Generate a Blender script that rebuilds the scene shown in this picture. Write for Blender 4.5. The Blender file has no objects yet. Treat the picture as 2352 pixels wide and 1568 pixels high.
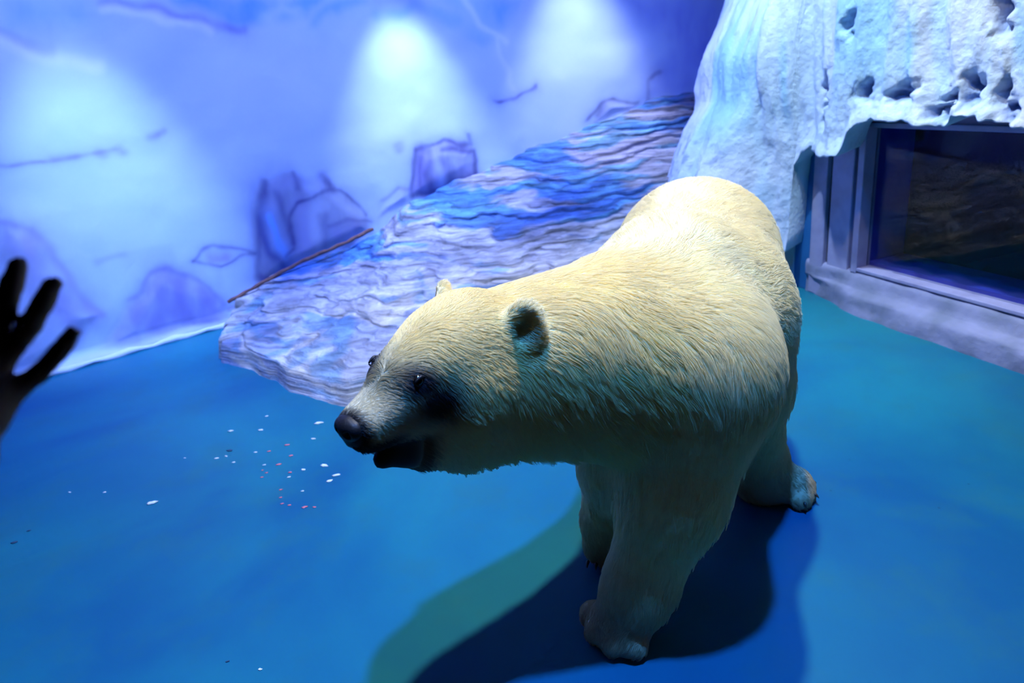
import bpy, bmesh, math, random
import numpy as np
from mathutils import Vector, Matrix, kdtree

sc = bpy.context.scene
C = sc.collection

# ------------------------------------------------------------------ camera
cam_d = bpy.data.cameras.new('camera')
cam = bpy.data.objects.new('camera', cam_d)
C.objects.link(cam)
sc.camera = cam
cam_d.sensor_width = 36.0
cam_d.lens = 24.0
cam_d.clip_start = 0.02
TILT, ROLL, CAM_Z = math.radians(21.2), math.radians(6.5), 1.4
r0 = Vector((1, 0, 0)); u0 = Vector((0, math.sin(TILT), math.cos(TILT))); fw = Vector((0, math.cos(TILT), -math.sin(TILT)))
rt = r0 * math.cos(ROLL) - u0 * math.sin(ROLL)
up = u0 * math.cos(ROLL) + r0 * math.sin(ROLL)
m = Matrix((rt, up, -fw)).transposed().to_4x4()
m.translation = (0, 0, CAM_Z)
cam.matrix_world = m
cam_d.dof.use_dof = True
cam_d.dof.focus_distance = 1.62
cam_d.dof.aperture_fstop = 3.2

# ------------------------------------------------------------------ world, exposure
w = bpy.data.worlds.new('world'); sc.world = w; w.use_nodes = True
w.node_tree.nodes['Background'].inputs[0].default_value = (0.004, 0.008, 0.03, 1)
w.node_tree.nodes['Background'].inputs[1].default_value = 0.3
vs = sc.view_settings
vs.view_transform = 'Standard'; vs.look = 'None'; vs.gamma = 1.0; vs.exposure = 0.0; vs.use_curve_mapping = False
sc.cycles.max_bounces = 6
sc.cycles.diffuse_bounces = 4
sc.cycles.glossy_bounces = 3
sc.cycles.transparent_max_bounces = 6
sc.cycles.use_adaptive_sampling = True
sc.cycles.adaptive_threshold = 0.10
sc.cycles.adaptive_min_samples = 12
sc.cycles.sample_clamp_indirect = 6.0

# ------------------------------------------------------------------ lamps of the place (positions, aim, colour, power); fixtures are built further down
SPOTS = [  # name, location, aim, colour, watts, cone, blend, lens radius, label
    ('key',   (0.55, 2.20, 4.40), (0.20, 1.75, 0.3), (1.0, 0.90, 0.66), 980, 84, 0.9, 0.085, 'round white ceiling spotlight above the polar bear'),
    ('blue',  (0.55, 1.12, 4.40), (-0.45, 2.00, 0.2), (0.04, 0.27, 1.0), 1500, 84, 1.0, 0.08, 'round blue ceiling spotlight nearest the viewing glass'),
    ('wall',  (-0.40, 4.92, 2.62), (-0.43, 5.08, 1.30), (0.72, 0.90, 1.0), 300, 54, 0.9, 0.04, 'wall-washing spotlight above the middle of the mural'),
    ('wall',  (0.85, 5.30, 2.85), (0.83, 5.50, 1.55), (0.76, 0.84, 1.0), 280, 52, 0.9, 0.04, 'wall-washing spotlight above the mural beside the ice cliff'),
    ('wall',  (-1.75, 3.40, 3.10), (-2.33, 4.28, 0.72), (0.52, 0.76, 1.0), 460, 37, 1.0, 0.05, 'wall-washing spotlight above the left of the mural'),
    ('ice',   (0.70, 3.10, 3.90), (1.85, 3.70, 1.25), (0.60, 0.82, 1.0), 640, 62, 0.8, 0.05, 'cyan ceiling spotlight aimed at the ice cliff'),
]
FLOODS = [  # location, aim, colour, watts, size x, size y, label
    ((-2.3, 2.6, 4.3), (-2.2, 4.6, 1.0), (0.19, 0.27, 1.0), 70, 1.0, 0.3, 'long blue flood lamp on the ceiling facing the left of the mural'),
    ((0.0, 3.7, 4.4), (-0.2, 5.6, 1.2), (0.18, 0.25, 1.0), 56, 1.2, 0.3, 'long blue flood lamp on the ceiling facing the middle of the mural'),
]

BEAR_SHAPE = [  # kind, (centre/start, end/radii, ...), blend, operation, fur direction, region
    ('c', ((0.652, 2.2379, 0.7542), (0.5385, 1.8888, 0.6836), 0.2680, 0.2650), 0.05, '+', (0.38, 0.92, -0.25), 'body'),
    ('c', ((0.5385, 1.8888, 0.6836), (0.3838, 1.5814, 0.7208), 0.2700, 0.2400), 0.08, '+', (0.38, 0.92, -0.25), 'body'),
    ('c', ((0.2932, 1.6091, 0.7922), (0.4342, 1.7687, 0.8443), 0.1650, 0.1750), 0.1, '+', (0.38, 0.92, -0.25), 'body'),
    ('c', ((0.2297, 1.5096, 0.757), (-0.0478, 1.4109, 0.8196), 0.2250, 0.1470), 0.07, '+', (0.92, 0.33, -0.81), 'neck'),
    ('c', ((0.4264, 1.4642, 0.6952), (0.3531, 1.4207, 0.4172), 0.1780, 0.1150), 0.12, '+', (0.0, 0.0, -1.0), 'leg'),
    ('c', ((0.3531, 1.4207, 0.4172), (0.2553, 1.3926, 0.16), 0.1150, 0.0850), 0.08, '+', (0.0, 0.0, -1.0), 'leg'),
    ('c', ((0.2553, 1.3926, 0.16), (0.2037, 1.3823, 0.06), 0.0820, 0.0780), 0.05, '+', (-0.5, -0.5, -0.3), 'paw'),
    ('c', ((0.3047, 1.6479, 0.6158), (0.2394, 1.5704, 0.4158), 0.1500, 0.0850), 0.1, '+', (0.0, 0.0, -1.0), 'leg'),
    ('c', ((0.2394, 1.5704, 0.4158), (0.229, 1.6757, 0.16), 0.0850, 0.0750), 0.06, '+', (0.0, 0.0, -1.0), 'leg'),
    ('c', ((0.229, 1.6757, 0.16), (0.2034, 1.6881, 0.06), 0.0700, 0.0600), 0.05, '+', (-0.3, -0.8, -0.3), 'paw'),
    ('c', ((0.6411, 2.0599, 0.6272), (0.673, 1.8379, 0.4694), 0.2000, 0.1300), 0.1, '+', (0.0, 0.0, -1.0), 'leg'),
    ('c', ((0.673, 1.8379, 0.4694), (0.7624, 1.9118, 0.14), 0.1150, 0.0750), 0.07, '+', (0.0, 0.0, -1.0), 'leg'),
    ('c', ((0.7624, 1.9118, 0.14), (0.7756, 1.9295, 0.06), 0.0850, 0.0750), 0.05, '+', (0.0, 0.0, -1.0), 'paw'),
    ('c', ((0.7756, 1.9295, 0.06), (0.8694, 1.8942, 0.05), 0.0780, 0.0620), 0.05, '+', (0.8, -0.5, -0.2), 'paw'),
    ('c', ((0.4933, 2.2055, 0.5878), (0.437, 2.0453, 0.4511), 0.2000, 0.1300), 0.1, '+', (0.0, 0.0, -1.0), 'leg'),
    ('c', ((0.437, 2.0453, 0.4511), (0.4818, 2.2077, 0.2), 0.1200, 0.0850), 0.06, '+', (0.0, 0.0, -1.0), 'leg'),
    ('c', ((0.4818, 2.2077, 0.2), (0.4741, 2.2642, 0.06), 0.0800, 0.0600), 0.05, '+', (-0.4, -0.8, -0.2), 'paw'),
    ('c', ((0.8045, 2.5999, 0.7749), (0.8265, 2.6433, 0.6932), 0.0500, 0.0350), 0.04, '+', (0.0, 0.0, -1.0), 'body'),
    ('c', ((0.165, 1.4132, 0.0462), (0.1333, 1.4385, 0.035), 0.0420, 0.0360), 0.014, '+', (-0.5, -0.5, -0.3), 'paw'),
    ('c', ((0.1675, 1.3804, 0.0462), (0.1379, 1.3788, 0.035), 0.0420, 0.0360), 0.014, '+', (-0.5, -0.5, -0.3), 'paw'),
    ('c', ((0.1858, 1.3566, 0.0462), (0.1712, 1.3356, 0.035), 0.0420, 0.0360), 0.014, '+', (-0.5, -0.5, -0.3), 'paw'),
    ('c', ((0.2126, 1.3495, 0.0462), (0.2199, 1.3227, 0.035), 0.0420, 0.0360), 0.014, '+', (-0.5, -0.5, -0.3), 'paw'),
    ('c', ((0.8694, 1.8942, 0.05), (0.9158, 1.9419, 0.03), 0.0400, 0.0350), 0.01, '+', (0.8, -0.5, -0.2), 'paw'),
    ('c', ((0.8694, 1.8942, 0.05), (0.913, 1.9055, 0.03), 0.0400, 0.0350), 0.01, '+', (0.8, -0.5, -0.2), 'paw'),
    ('c', ((0.8694, 1.8942, 0.05), (0.8963, 1.8679, 0.03), 0.0400, 0.0350), 0.01, '+', (0.8, -0.5, -0.2), 'paw'),
    ('c', ((0.8694, 1.8942, 0.05), (0.8691, 1.8385, 0.03), 0.0400, 0.0350), 0.01, '+', (0.8, -0.5, -0.2), 'paw'),
    ('e', ((-0.1253, 1.3158, 0.8622), (0.1418, 0.1113, 0.1155), ((-0.654, -0.751, 0.091), (0.741, -0.66, -0.126), (0.155, -0.016, 0.988))), 0.04, '+', (0.6, 0.76, -0.44), 'head'),
    ('e', ((-0.0922, 1.3468, 0.8947), (0.1208, 0.1134, 0.1029), ((-0.654, -0.751, 0.091), (0.741, -0.66, -0.126), (0.155, -0.016, 0.988))), 0.03, '+', (0.6, 0.76, -0.44), 'head'),
    ('c', ((-0.1503, 1.284, 0.8816), (-0.2154, 1.2134, 0.8695), 0.0882, 0.0651), 0.04, '+', (0.6, 0.76, -0.44), 'head'),
    ('c', ((-0.2274, 1.2355, 0.8504), (-0.3091, 1.1394, 0.832), 0.0525, 0.0305), 0.03, '+', (0.6, 0.76, -0.44), 'muzzle'),
    ('e', ((-0.1934, 1.3688, 0.8099), (0.0998, 0.063, 0.0893), ((-0.654, -0.751, 0.091), (0.741, -0.66, -0.126), (0.155, -0.016, 0.988))), 0.05, '+', (0.52, 0.76, -0.93), 'head'),
    ('e', ((-0.23, 1.2504, 0.8978), (0.042, 0.0189, 0.0189), ((-0.654, -0.751, 0.091), (0.741, -0.66, -0.126), (0.155, -0.016, 0.988))), 0.03, '+', (0.6, 0.76, -0.44), 'head'),
    ('c', ((-0.2331, 1.2508, 0.8197), (-0.3076, 1.1491, 0.8064), 0.0378, 0.0252), 0.02, '+', (0.6, 0.76, -0.44), 'muzzle'),
    ('c', ((-0.1962, 1.2077, 0.8451), (-0.2857, 1.1186, 0.828), 0.0525, 0.0305), 0.03, '+', (0.6, 0.76, -0.44), 'muzzle'),
    ('e', ((-0.0767, 1.2648, 0.7901), (0.0998, 0.063, 0.0893), ((-0.654, -0.751, 0.091), (0.741, -0.66, -0.126), (0.155, -0.016, 0.988))), 0.05, '+', (0.52, 0.76, -0.93), 'head'),
    ('e', ((-0.1724, 1.1992, 0.888), (0.042, 0.0189, 0.0189), ((-0.654, -0.751, 0.091), (0.741, -0.66, -0.126), (0.155, -0.016, 0.988))), 0.03, '+', (0.6, 0.76, -0.44), 'head'),
    ('c', ((-0.1865, 1.2092, 0.8117), (-0.2812, 1.1255, 0.8019), 0.0378, 0.0252), 0.02, '+', (0.6, 0.76, -0.44), 'muzzle'),
    ('c', ((-0.1259, 1.3416, 0.7245), (-0.222, 1.2312, 0.7379), 0.1050, 0.0578), 0.05, '+', (0.55, 0.76, -0.73), 'jaw'),
    ('c', ((-0.2225, 1.2313, 0.7348), (-0.2777, 1.17, 0.7318), 0.0420, 0.0189), 0.03, '+', (0.6, 0.76, -0.44), 'jaw'),
    ('c', ((0.2297, 1.4896, 0.707), (-0.1198, 1.3496, 0.7184), 0.1700, 0.0950), 0.06, '+', (0.92, 0.33, -1.01), 'neck'),
    ('e', ((-0.1476, 1.4479, 0.939), (0.0431, 0.0588, 0.0199), ((0.052, -0.974, 0.22), (0.248, 0.226, 0.942), (-0.967, 0.005, 0.253))), 0.018, '+', (0.25, 0.23, 0.94), 'ear'),
    ('e', ((-0.1649, 1.4489, 0.9475), (0.0263, 0.0378, 0.0168), ((0.052, -0.974, 0.22), (0.248, 0.226, 0.942), (-0.967, 0.005, 0.253))), 0.008, '-', (0.25, 0.23, 0.94), 'ear'),
    ('e', ((0.0225, 1.298, 0.9239), (0.0431, 0.0588, 0.0199), ((0.916, 0.111, -0.386), (0.374, 0.115, 0.92), (0.147, -0.987, 0.064))), 0.018, '+', (0.37, 0.11, 0.92), 'ear'),
    ('e', ((0.0268, 1.2798, 0.9287), (0.0263, 0.0378, 0.0168), ((0.916, 0.111, -0.386), (0.374, 0.115, 0.92), (0.147, -0.987, 0.064))), 0.008, '-', (0.37, 0.11, 0.92), 'ear'),
]
MURAL_FILLS = [
    ([(3.488, 0.215), (3.561, 0.498), (3.63, 0.698), (3.696, 0.88), (3.81, 0.921), (3.929, 0.91), (4.135, 0.853), (4.21, 0.747), (4.306, 0.651), (4.385, 0.539), (4.411, 0.402), (3.851, 0.273)], 0.033, 'grey', 0.95),
    ([(4.752, 0.589), (4.784, 0.782), (4.836, 0.951), (5.068, 0.984), (5.274, 0.934), (5.309, 0.786), (5.278, 0.69)], 0.02, 'lav', 0.8),
    ([(2.19, 0.907), (2.302, 0.858), (2.375, 0.737), (2.414, 0.566), (2.455, 0.387), (2.521, 0.282), (2.325, 0.109), (2.135, 0.027), (1.91, 0.021)], 0.053, 'lav', 0.6),
    ([(2.481, 0.057), (2.715, 0.344), (2.877, 0.462), (2.974, 0.476), (3.068, 0.369), (3.181, 0.263), (3.267, 0.145), (3.261, 0.002), (3.025, -0.008), (2.697, 0.002)], 0.046, 'lav', 0.7),
    ([(3.435, 2.048), (3.704, 1.901), (3.911, 1.859), (4.202, 1.886), (4.375, 2.009)], 0.046, 'sky', 0.9),
    ([(6.31, 0.961), (6.412, 1.117), (6.505, 1.13), (6.706, 1.075), (6.611, 1.011)], 0.033, 'lav', 0.5),
    ([(6.762, 1.062), (6.787, 1.259), (6.993, 1.434), (7.567, 1.568), (7.575, 1.109), (7.355, 1.115)], 0.099, 'sky2', 0.6),
    ([(6.615, 1.86), (6.855, 1.638), (7.209, 1.346), (7.427, 1.225), (7.67, 1.762)], 0.133, 'sky2', 0.7),
    ([(2.559, 2.074), (2.972, 2.062), (3.181, 1.998), (2.929, 1.917), (2.502, 1.894)], 0.133, 'sky', 0.55),
    ([(5.247, 1.962), (5.477, 1.669), (5.611, 1.627), (5.784, 1.926)], 0.083, 'sky', 0.7),
    ([(4.516, 0.597), (4.707, 0.696), (4.747, 0.623), (4.719, 0.562), (4.465, 0.508)], 0.027, 'lav', 0.4),
]
MURAL_STROKES = [
    ([(3.672, 0.84), (3.584, 0.493), (3.571, 0.259)], 0.086, 'grey', 0.8),
    ([(3.822, 0.844), (3.784, 0.513)], 0.093, 'grey', 0.8),
    ([(3.938, 0.67), (3.828, 0.311)], 0.133, 'lav', 0.5),
    ([(4.249, 0.613), (4.166, 0.369)], 0.106, 'grey', 0.7),
    ([(4.051, 0.681), (3.975, 0.473)], 0.073, 'white', 0.3),
    ([(4.885, 0.928), (4.821, 0.644)], 0.08, 'viol', 0.5),
    ([(5.191, 0.853), (5.211, 0.734)], 0.066, 'viol', 0.4),
    ([(2.29, 0.678), (2.296, 0.404), (2.416, 0.255)], 0.133, 'viol', 0.35),
    ([(2.958, 0.367), (2.914, 0.105)], 0.133, 'viol', 0.35),
    ([(3.128, 0.168), (3.199, 0.052)], 0.113, 'viol', 0.4),
    ([(3.702, 0.879), (3.645, 0.725), (3.612, 0.549), (3.633, 0.419), (3.701, 0.308), (3.742, 0.24)], 0.046, 'dark', 0.85),
    ([(3.623, 0.669), (3.56, 0.467), (3.516, 0.256)], 0.027, 'dark', 0.5),
    ([(3.694, 0.655), (3.706, 0.466), (3.729, 0.366)], 0.033, 'blue', 0.6),
    ([(3.764, 0.824), (3.789, 0.698), (3.807, 0.571), (3.786, 0.449)], 0.033, 'dark', 0.6),
    ([(3.786, 0.449), (3.829, 0.629), (3.903, 0.723), (4.021, 0.764), (4.148, 0.764), (4.24, 0.736), (4.322, 0.648), (4.372, 0.558)], 0.02, 'dark', 0.7),
    ([(3.906, 0.92), (3.915, 0.822)], 0.027, 'dark', 0.5),
    ([(4.115, 0.881), (4.144, 0.821), (4.173, 0.76)], 0.043, 'dark', 0.8),
    ([(4.063, 0.584), (4.036, 0.38)], 0.053, 'dark', 0.6),
    ([(4.097, 0.513), (4.232, 0.529), (4.412, 0.501)], 0.02, 'dark', 0.6),
    ([(4.131, 0.442), (4.318, 0.453)], 0.073, 'lav', 0.6),
    ([(3.531, 0.268), (3.591, 0.238), (3.661, 0.269)], 0.053, 'dark', 0.8),
    ([(3.729, 0.366), (3.787, 0.411)], 0.02, 'dark', 0.6),
    ([(4.826, 0.953), (4.784, 0.782), (4.754, 0.605)], 0.023, 'dark', 0.7),
    ([(4.826, 0.953), (4.96, 0.966), (5.068, 0.984), (5.168, 0.938), (5.276, 0.946), (5.277, 1.005)], 0.02, 'dark', 0.7),
    ([(5.051, 0.915), (5.199, 0.908), (5.286, 0.889), (5.307, 0.797), (5.287, 0.705)], 0.027, 'dark', 0.8),
    ([(4.754, 0.602), (4.908, 0.63), (5.058, 0.673), (5.286, 0.699)], 0.036, 'dark', 0.9),
    ([(4.936, 0.921), (4.9, 0.764), (4.908, 0.63)], 0.046, 'dark', 0.6),
    ([(5.044, 0.824), (5.078, 0.687)], 0.053, 'dark', 0.6),
    ([(4.852, 0.901), (4.826, 0.677)], 0.02, 'dark', 0.4),
    ([(3.12, 0.462), (3.19, 0.52), (3.281, 0.544), (3.39, 0.52), (3.519, 0.445)], 0.017, 'dark', 0.6),
    ([(3.119, 0.459), (3.229, 0.451), (3.302, 0.403), (3.395, 0.424), (3.524, 0.444)], 0.017, 'dark', 0.6),
    ([(3.249, 0.476), (3.348, 0.468)], 0.046, 'lav', 0.7),
    ([(2.195, 0.924), (2.322, 0.854), (2.392, 0.72), (2.428, 0.535), (2.469, 0.355), (2.52, 0.276)], 0.033, 'lav', 0.6),
    ([(2.207, 0.883), (2.172, 0.732)], 0.066, 'dark', 0.4),
    ([(2.279, 0.785), (2.243, 0.583)], 0.073, 'lav', 0.7),
    ([(2.325, 0.424), (2.411, 0.4)], 0.099, 'viol', 0.4),
    ([(2.95, 0.459), (2.822, 0.117)], 0.066, 'viol', 0.55),
    ([(3.034, 0.347), (2.999, 0.111)], 0.066, 'viol', 0.55),
    ([(2.802, 0.379), (2.664, 0.165)], 0.066, 'viol', 0.55),
    ([(3.103, 0.237), (3.082, 0.048)], 0.066, 'viol', 0.55),
    ([(3.216, 0.175), (3.215, 0.032)], 0.066, 'viol', 0.55),
    ([(2.715, 0.344), (2.877, 0.462), (2.974, 0.476), (3.068, 0.369), (3.181, 0.263), (3.267, 0.145)], 0.02, 'viol', 0.5),
    ([(3.038, 0.042), (3.126, 0.048)], 0.03, 'dark', 0.6),
    ([(3.031, 2.038), (3.251, 1.995), (3.477, 1.925), (3.594, 1.882), (3.801, 1.855)], 0.043, 'dark', 0.5),
    ([(3.023, 2.009), (3.241, 1.96), (3.468, 1.889), (3.586, 1.848)], 0.033, 'white', 0.5),
    ([(2.494, 1.869), (2.597, 1.812), (2.77, 1.754), (2.935, 1.707)], 0.053, 'white', 0.5),
    ([(2.507, 1.911), (2.609, 1.849), (2.723, 1.81)], 0.04, 'dark', 0.25),
    ([(2.292, 1.232), (2.438, 1.229), (2.594, 1.239), (2.733, 1.251), (2.875, 1.257)], 0.017, 'viol', 0.5),
    ([(2.552, 1.248), (2.663, 1.244)], 0.03, 'viol', 0.5),
    ([(3.081, 1.293), (3.185, 1.305)], 0.03, 'viol', 0.5),
    ([(2.8, 1.242), (2.81, 1.228)], 0.04, 'viol', 0.4),
    ([(2.899, 1.24), (2.916, 1.23)], 0.04, 'viol', 0.4),
    ([(2.613, 0.599), (2.726, 0.606)], 0.033, 'viol', 0.4),
    ([(5.528, 1.232), (5.672, 1.235), (5.766, 1.264), (5.877, 1.29)], 0.02, 'dark', 0.6),
    ([(6.276, 1.009), (6.394, 1.109), (6.505, 1.13), (6.707, 1.081)], 0.02, 'dark', 0.6),
    ([(6.4, 1.095), (6.351, 1.02)], 0.04, 'dark', 0.5),
    ([(6.799, 1.074), (6.813, 1.25), (6.916, 1.285)], 0.027, 'dark', 0.5),
    ([(4.718, 1.882), (5.011, 1.912), (5.26, 1.818), (5.475, 1.654)], 0.053, 'sky', 0.4),
    ([(4.252, 1.843), (4.391, 1.942), (4.614, 1.994)], 0.046, 'sky', 0.5),
    ([(5.346, 1.953), (5.455, 1.76), (5.68, 1.621)], 0.033, 'white', 0.5),
    ([(3.977, 1.899), (4.077, 1.971), (4.153, 1.928)], 0.06, 'white', 0.35),
    ([(5.578, 1.645), (5.624, 1.442), (5.681, 1.311)], 0.033, 'white', 0.35),
    ([(4.522, 0.629), (4.653, 0.688), (4.735, 0.658)], 0.02, 'viol', 0.5),
    ([(4.71, 1.016), (4.712, 0.968)], 0.03, 'viol', 0.4),
]
ICE_HOLES = [(0.115, 1.164, 0.032, 0.069), (0.116, 1.069, 0.032, 0.092), (0.398, 1.159, 0.037, 0.032), (0.388, 1.133, 0.046, 0.028), (0.628, 1.154, 0.041, 0.032), (0.586, 1.124, 0.051, 0.028), (0.945, 1.165, 0.041, 0.037), (0.942, 1.12, 0.037, 0.037), (0.836, 1.111, 0.051, 0.023), (1.083, 1.138, 0.023, 0.057), (1.11, 1.074, 0.037, 0.041), (0.803, 1.058, 0.051, 0.023), (0.264, 1.455, 0.023, 0.041), (1.01, 1.437, 0.028, 0.092)]  # along, height, radii
SCRAPS = [(-1.35, 2.871, 0.0487, 'w'), (-1.199, 2.844, 0.0443, 'w'), (-1.215, 2.987, 0.0294, 'w'), (-0.922, 2.698, 0.0385, 'w'), (-0.93, 2.848, 0.0726, 'w'), (-1.326, 2.619, 0.0338, 'w'), (-1.286, 2.629, 0.0264, 'w'), (-1.232, 2.567, 0.0259, 'w'), (-1.16, 2.634, 0.0302, 'w'), (-1.086, 2.515, 0.0218, 'w'), (-0.903, 2.438, 0.039, 'w'), (-0.82, 2.451, 0.0605, 'w'), (-0.754, 2.365, 0.0519, 'w'), (-0.773, 2.328, 0.0444, 'w'), (-0.867, 2.277, 0.0235, 'w'), (-1.467, 2.316, 0.068, 'w'), (-0.768, 1.413, 0.0233, 'w'), (-1.477, 2.656, 0.019, 'w'), (-1.718, 2.439, 0.0248, 'w'), (-1.879, 2.471, 0.0251, 'w'), (-1.031, 2.669, 0.0344, 'p'), (-1.101, 2.629, 0.0264, 'p'), (-0.988, 2.567, 0.0333, 'p'), (-1.023, 2.505, 0.0362, 'p'), (-0.954, 2.429, 0.0283, 'p'), (-1.081, 2.473, 0.0179, 'p'), (-1.057, 2.448, 0.0213, 'p'), (-1.066, 2.417, 0.0211, 'p'), (-0.959, 2.305, 0.0237, 'p'), (-0.943, 2.248, 0.0199, 'p'), (-0.926, 2.205, 0.0229, 'p'), (-0.894, 2.19, 0.0228, 'p'), (-0.831, 2.164, 0.0354, 'p'), (-0.793, 2.157, 0.0257, 'p'), (-0.95, 2.393, 0.0244, 'w'), (-1.289, 2.678, 0.0421, 'd'), (-1.902, 2.15, 0.0384, 'd'), (-1.891, 2.218, 0.023, 'd'), (-0.869, 1.454, 0.019, 'd')]  # x, y, length, kind


# ------------------------------------------------------------------ helpers
def tag(o, label=None, cat=None, group=None, kind=None):
    if label: o['label'] = label
    if cat: o['category'] = cat
    if group: o['group'] = group
    if kind: o['kind'] = kind
    return o

def link(o, parent=None):
    C.objects.link(o)
    if parent is not None:
        o.parent = parent
    return o

def empty(name, loc=(0, 0, 0)):
    o = bpy.data.objects.new(name, None)
    o.location = loc
    o.empty_display_size = 0.1
    return link(o)

def np_mesh(name, V, F, mat, parent=None, smooth=True, colours=None, attr='paint', origin=None):
    V = np.asarray(V, np.float64); F = np.asarray(F, np.int64)
    me = bpy.data.meshes.new(name)
    k = F.shape[1]
    P = V - (np.asarray(origin) if origin is not None else 0)
    me.vertices.add(len(P)); me.vertices.foreach_set('co', P.astype(np.float32).ravel())
    me.loops.add(F.size); me.loops.foreach_set('vertex_index', F.astype(np.int32).ravel())
    me.polygons.add(len(F)); me.polygons.foreach_set('loop_start', (np.arange(len(F)) * k).astype(np.int32))
    me.update(calc_edges=True)
    if smooth:
        me.polygons.foreach_set('use_smooth', np.ones(len(F), bool))
    if colours is not None:
        a = me.color_attributes.new(attr, 'FLOAT_COLOR', 'POINT')
        c = np.ones((len(P), 4), np.float32); c[:, :3] = colours
        a.data.foreach_set('color', c.ravel())
    me.materials.append(mat)
    me.validate()
    o = bpy.data.objects.new(name, me)
    if origin is not None and parent is None:
        o.location = origin
    return link(o, parent)

def bm_obj(name, bm, mat, parent=None, smooth=False):
    bmesh.ops.recalc_face_normals(bm, faces=bm.faces)
    me = bpy.data.meshes.new(name); bm.to_mesh(me); bm.free()
    me.materials.append(mat)
    if smooth:
        me.polygons.foreach_set('use_smooth', np.ones(len(me.polygons), bool))
    o = bpy.data.objects.new(name, me)
    return link(o, parent)

def frame_box(bm, origin, ax, ay, az, lo, hi, bevel=0.0):
    """box between lo and hi in the frame origin + ax, ay, az"""
    o = Vector(origin); ax, ay, az = Vector(ax), Vector(ay), Vector(az)
    vs_ = []
    for i in (0, 1):
        for j in (0, 1):
            for k in (0, 1):
                p = o + ax * (hi[0] if i else lo[0]) + ay * (hi[1] if j else lo[1]) + az * (hi[2] if k else lo[2])
                vs_.append(bm.verts.new(p))
    fs = [(0, 1, 3, 2), (4, 6, 7, 5), (0, 4, 5, 1), (2, 3, 7, 6), (0, 2, 6, 4), (1, 5, 7, 3)]
    new = [bm.faces.new([vs_[i] for i in f]) for f in fs]
    if bevel > 0:
        bmesh.ops.recalc_face_normals(bm, faces=new)
        es = list({e for f in new for e in f.edges})
        bmesh.ops.bevel(bm, geom=es, offset=bevel, segments=2, affect='EDGES', profile=0.5)

def tube(bm, pts, radii, seg=10):
    pts = [Vector(p) for p in pts]
    rings = []
    for i, p in enumerate(pts):
        d = (pts[min(i + 1, len(pts) - 1)] - pts[max(i - 1, 0)]).normalized()
        a = d.orthogonal().normalized() if i == 0 else (a_prev - d * a_prev.dot(d)).normalized()
        a_prev = a
        b = d.cross(a)
        r = radii[i] if hasattr(radii, '__len__') else radii
        rings.append([bm.verts.new(p + (a * math.cos(t) + b * math.sin(t)) * r) for t in [2 * math.pi * k / seg for k in range(seg)]])
    for r1, r2 in zip(rings, rings[1:]):
        for k in range(seg):
            bm.faces.new((r1[k], r1[(k + 1) % seg], r2[(k + 1) % seg], r2[k]))
    bm.faces.new(rings[0][::-1]); bm.faces.new(rings[-1])

def hash3(i, j, k, seed):
    n = (i * 374761393 + j * 668265263 + k * 2147483647 + seed * 1274126177) & 0xFFFFFFFF
    n = ((n ^ (n >> 13)) * 1274126177) & 0xFFFFFFFF
    n = n ^ (n >> 16)
    return (n & 0xFFFF) / 65535.0

def vnoise(x, y, z=None, seed=0):
    z = np.zeros_like(x) if z is None else z
    xi, yi, zi = [np.floor(q).astype(np.int64) for q in (x, y, z)]
    fx, fy, fz = x - xi, y - yi, z - zi
    fx, fy, fz = [f * f * (3 - 2 * f) for f in (fx, fy, fz)]
    o = 0
    for a in (0, 1):
        for b in (0, 1):
            for c in (0, 1):
                o = o + hash3(xi + a, yi + b, zi + c, seed) * (fx if a else 1 - fx) * (fy if b else 1 - fy) * (fz if c else 1 - fz)
    return o

def fbm(x, y, z=None, seed=0, octv=4):
    o = 0; a = 0.5; s = 0
    z = np.zeros_like(x) if z is None else z
    for i in range(octv):
        o = o + a * vnoise(x, y, z, seed + i * 17); s += a
        x, y, z = x * 2.03 + 5.1, y * 2.03 + 1.7, z * 2.03 + 9.2; a *= 0.5
    return o / s

def sstep(a, b, x):
    t = np.clip((x - a) / (b - a), 0, 1)
    return t * t * (3 - 2 * t)

def catmull(P, n=40):
    P = np.asarray(P, float); P = np.vstack([2 * P[0] - P[1], P, 2 * P[-1] - P[-2]]); o = []
    for i in range(1, len(P) - 2):
        p0, p1, p2, p3 = P[i - 1:i + 3]
        for t in np.arange(n) / n:
            o.append(.5 * (2 * p1 + (-p0 + p2) * t + (2 * p0 - 5 * p1 + 4 * p2 - p3) * t * t + (-p0 + 3 * p1 - 3 * p2 + p3) * t ** 3))
    o.append(P[-2]); return np.array(o)

def resample(P, n):
    s = np.concatenate([[0], np.cumsum(np.linalg.norm(np.diff(P, axis=0), axis=1))])
    t = np.linspace(0, s[-1], n)
    return np.stack([np.interp(t, s, P[:, d]) for d in range(P.shape[1])], 1), t

def grid_faces(nu, nv):
    i = np.arange(nu - 1)[:, None] * nv + np.arange(nv - 1)[None, :]
    return np.stack([i, i + nv, i + nv + 1, i + 1], -1).reshape(-1, 4)

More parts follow.
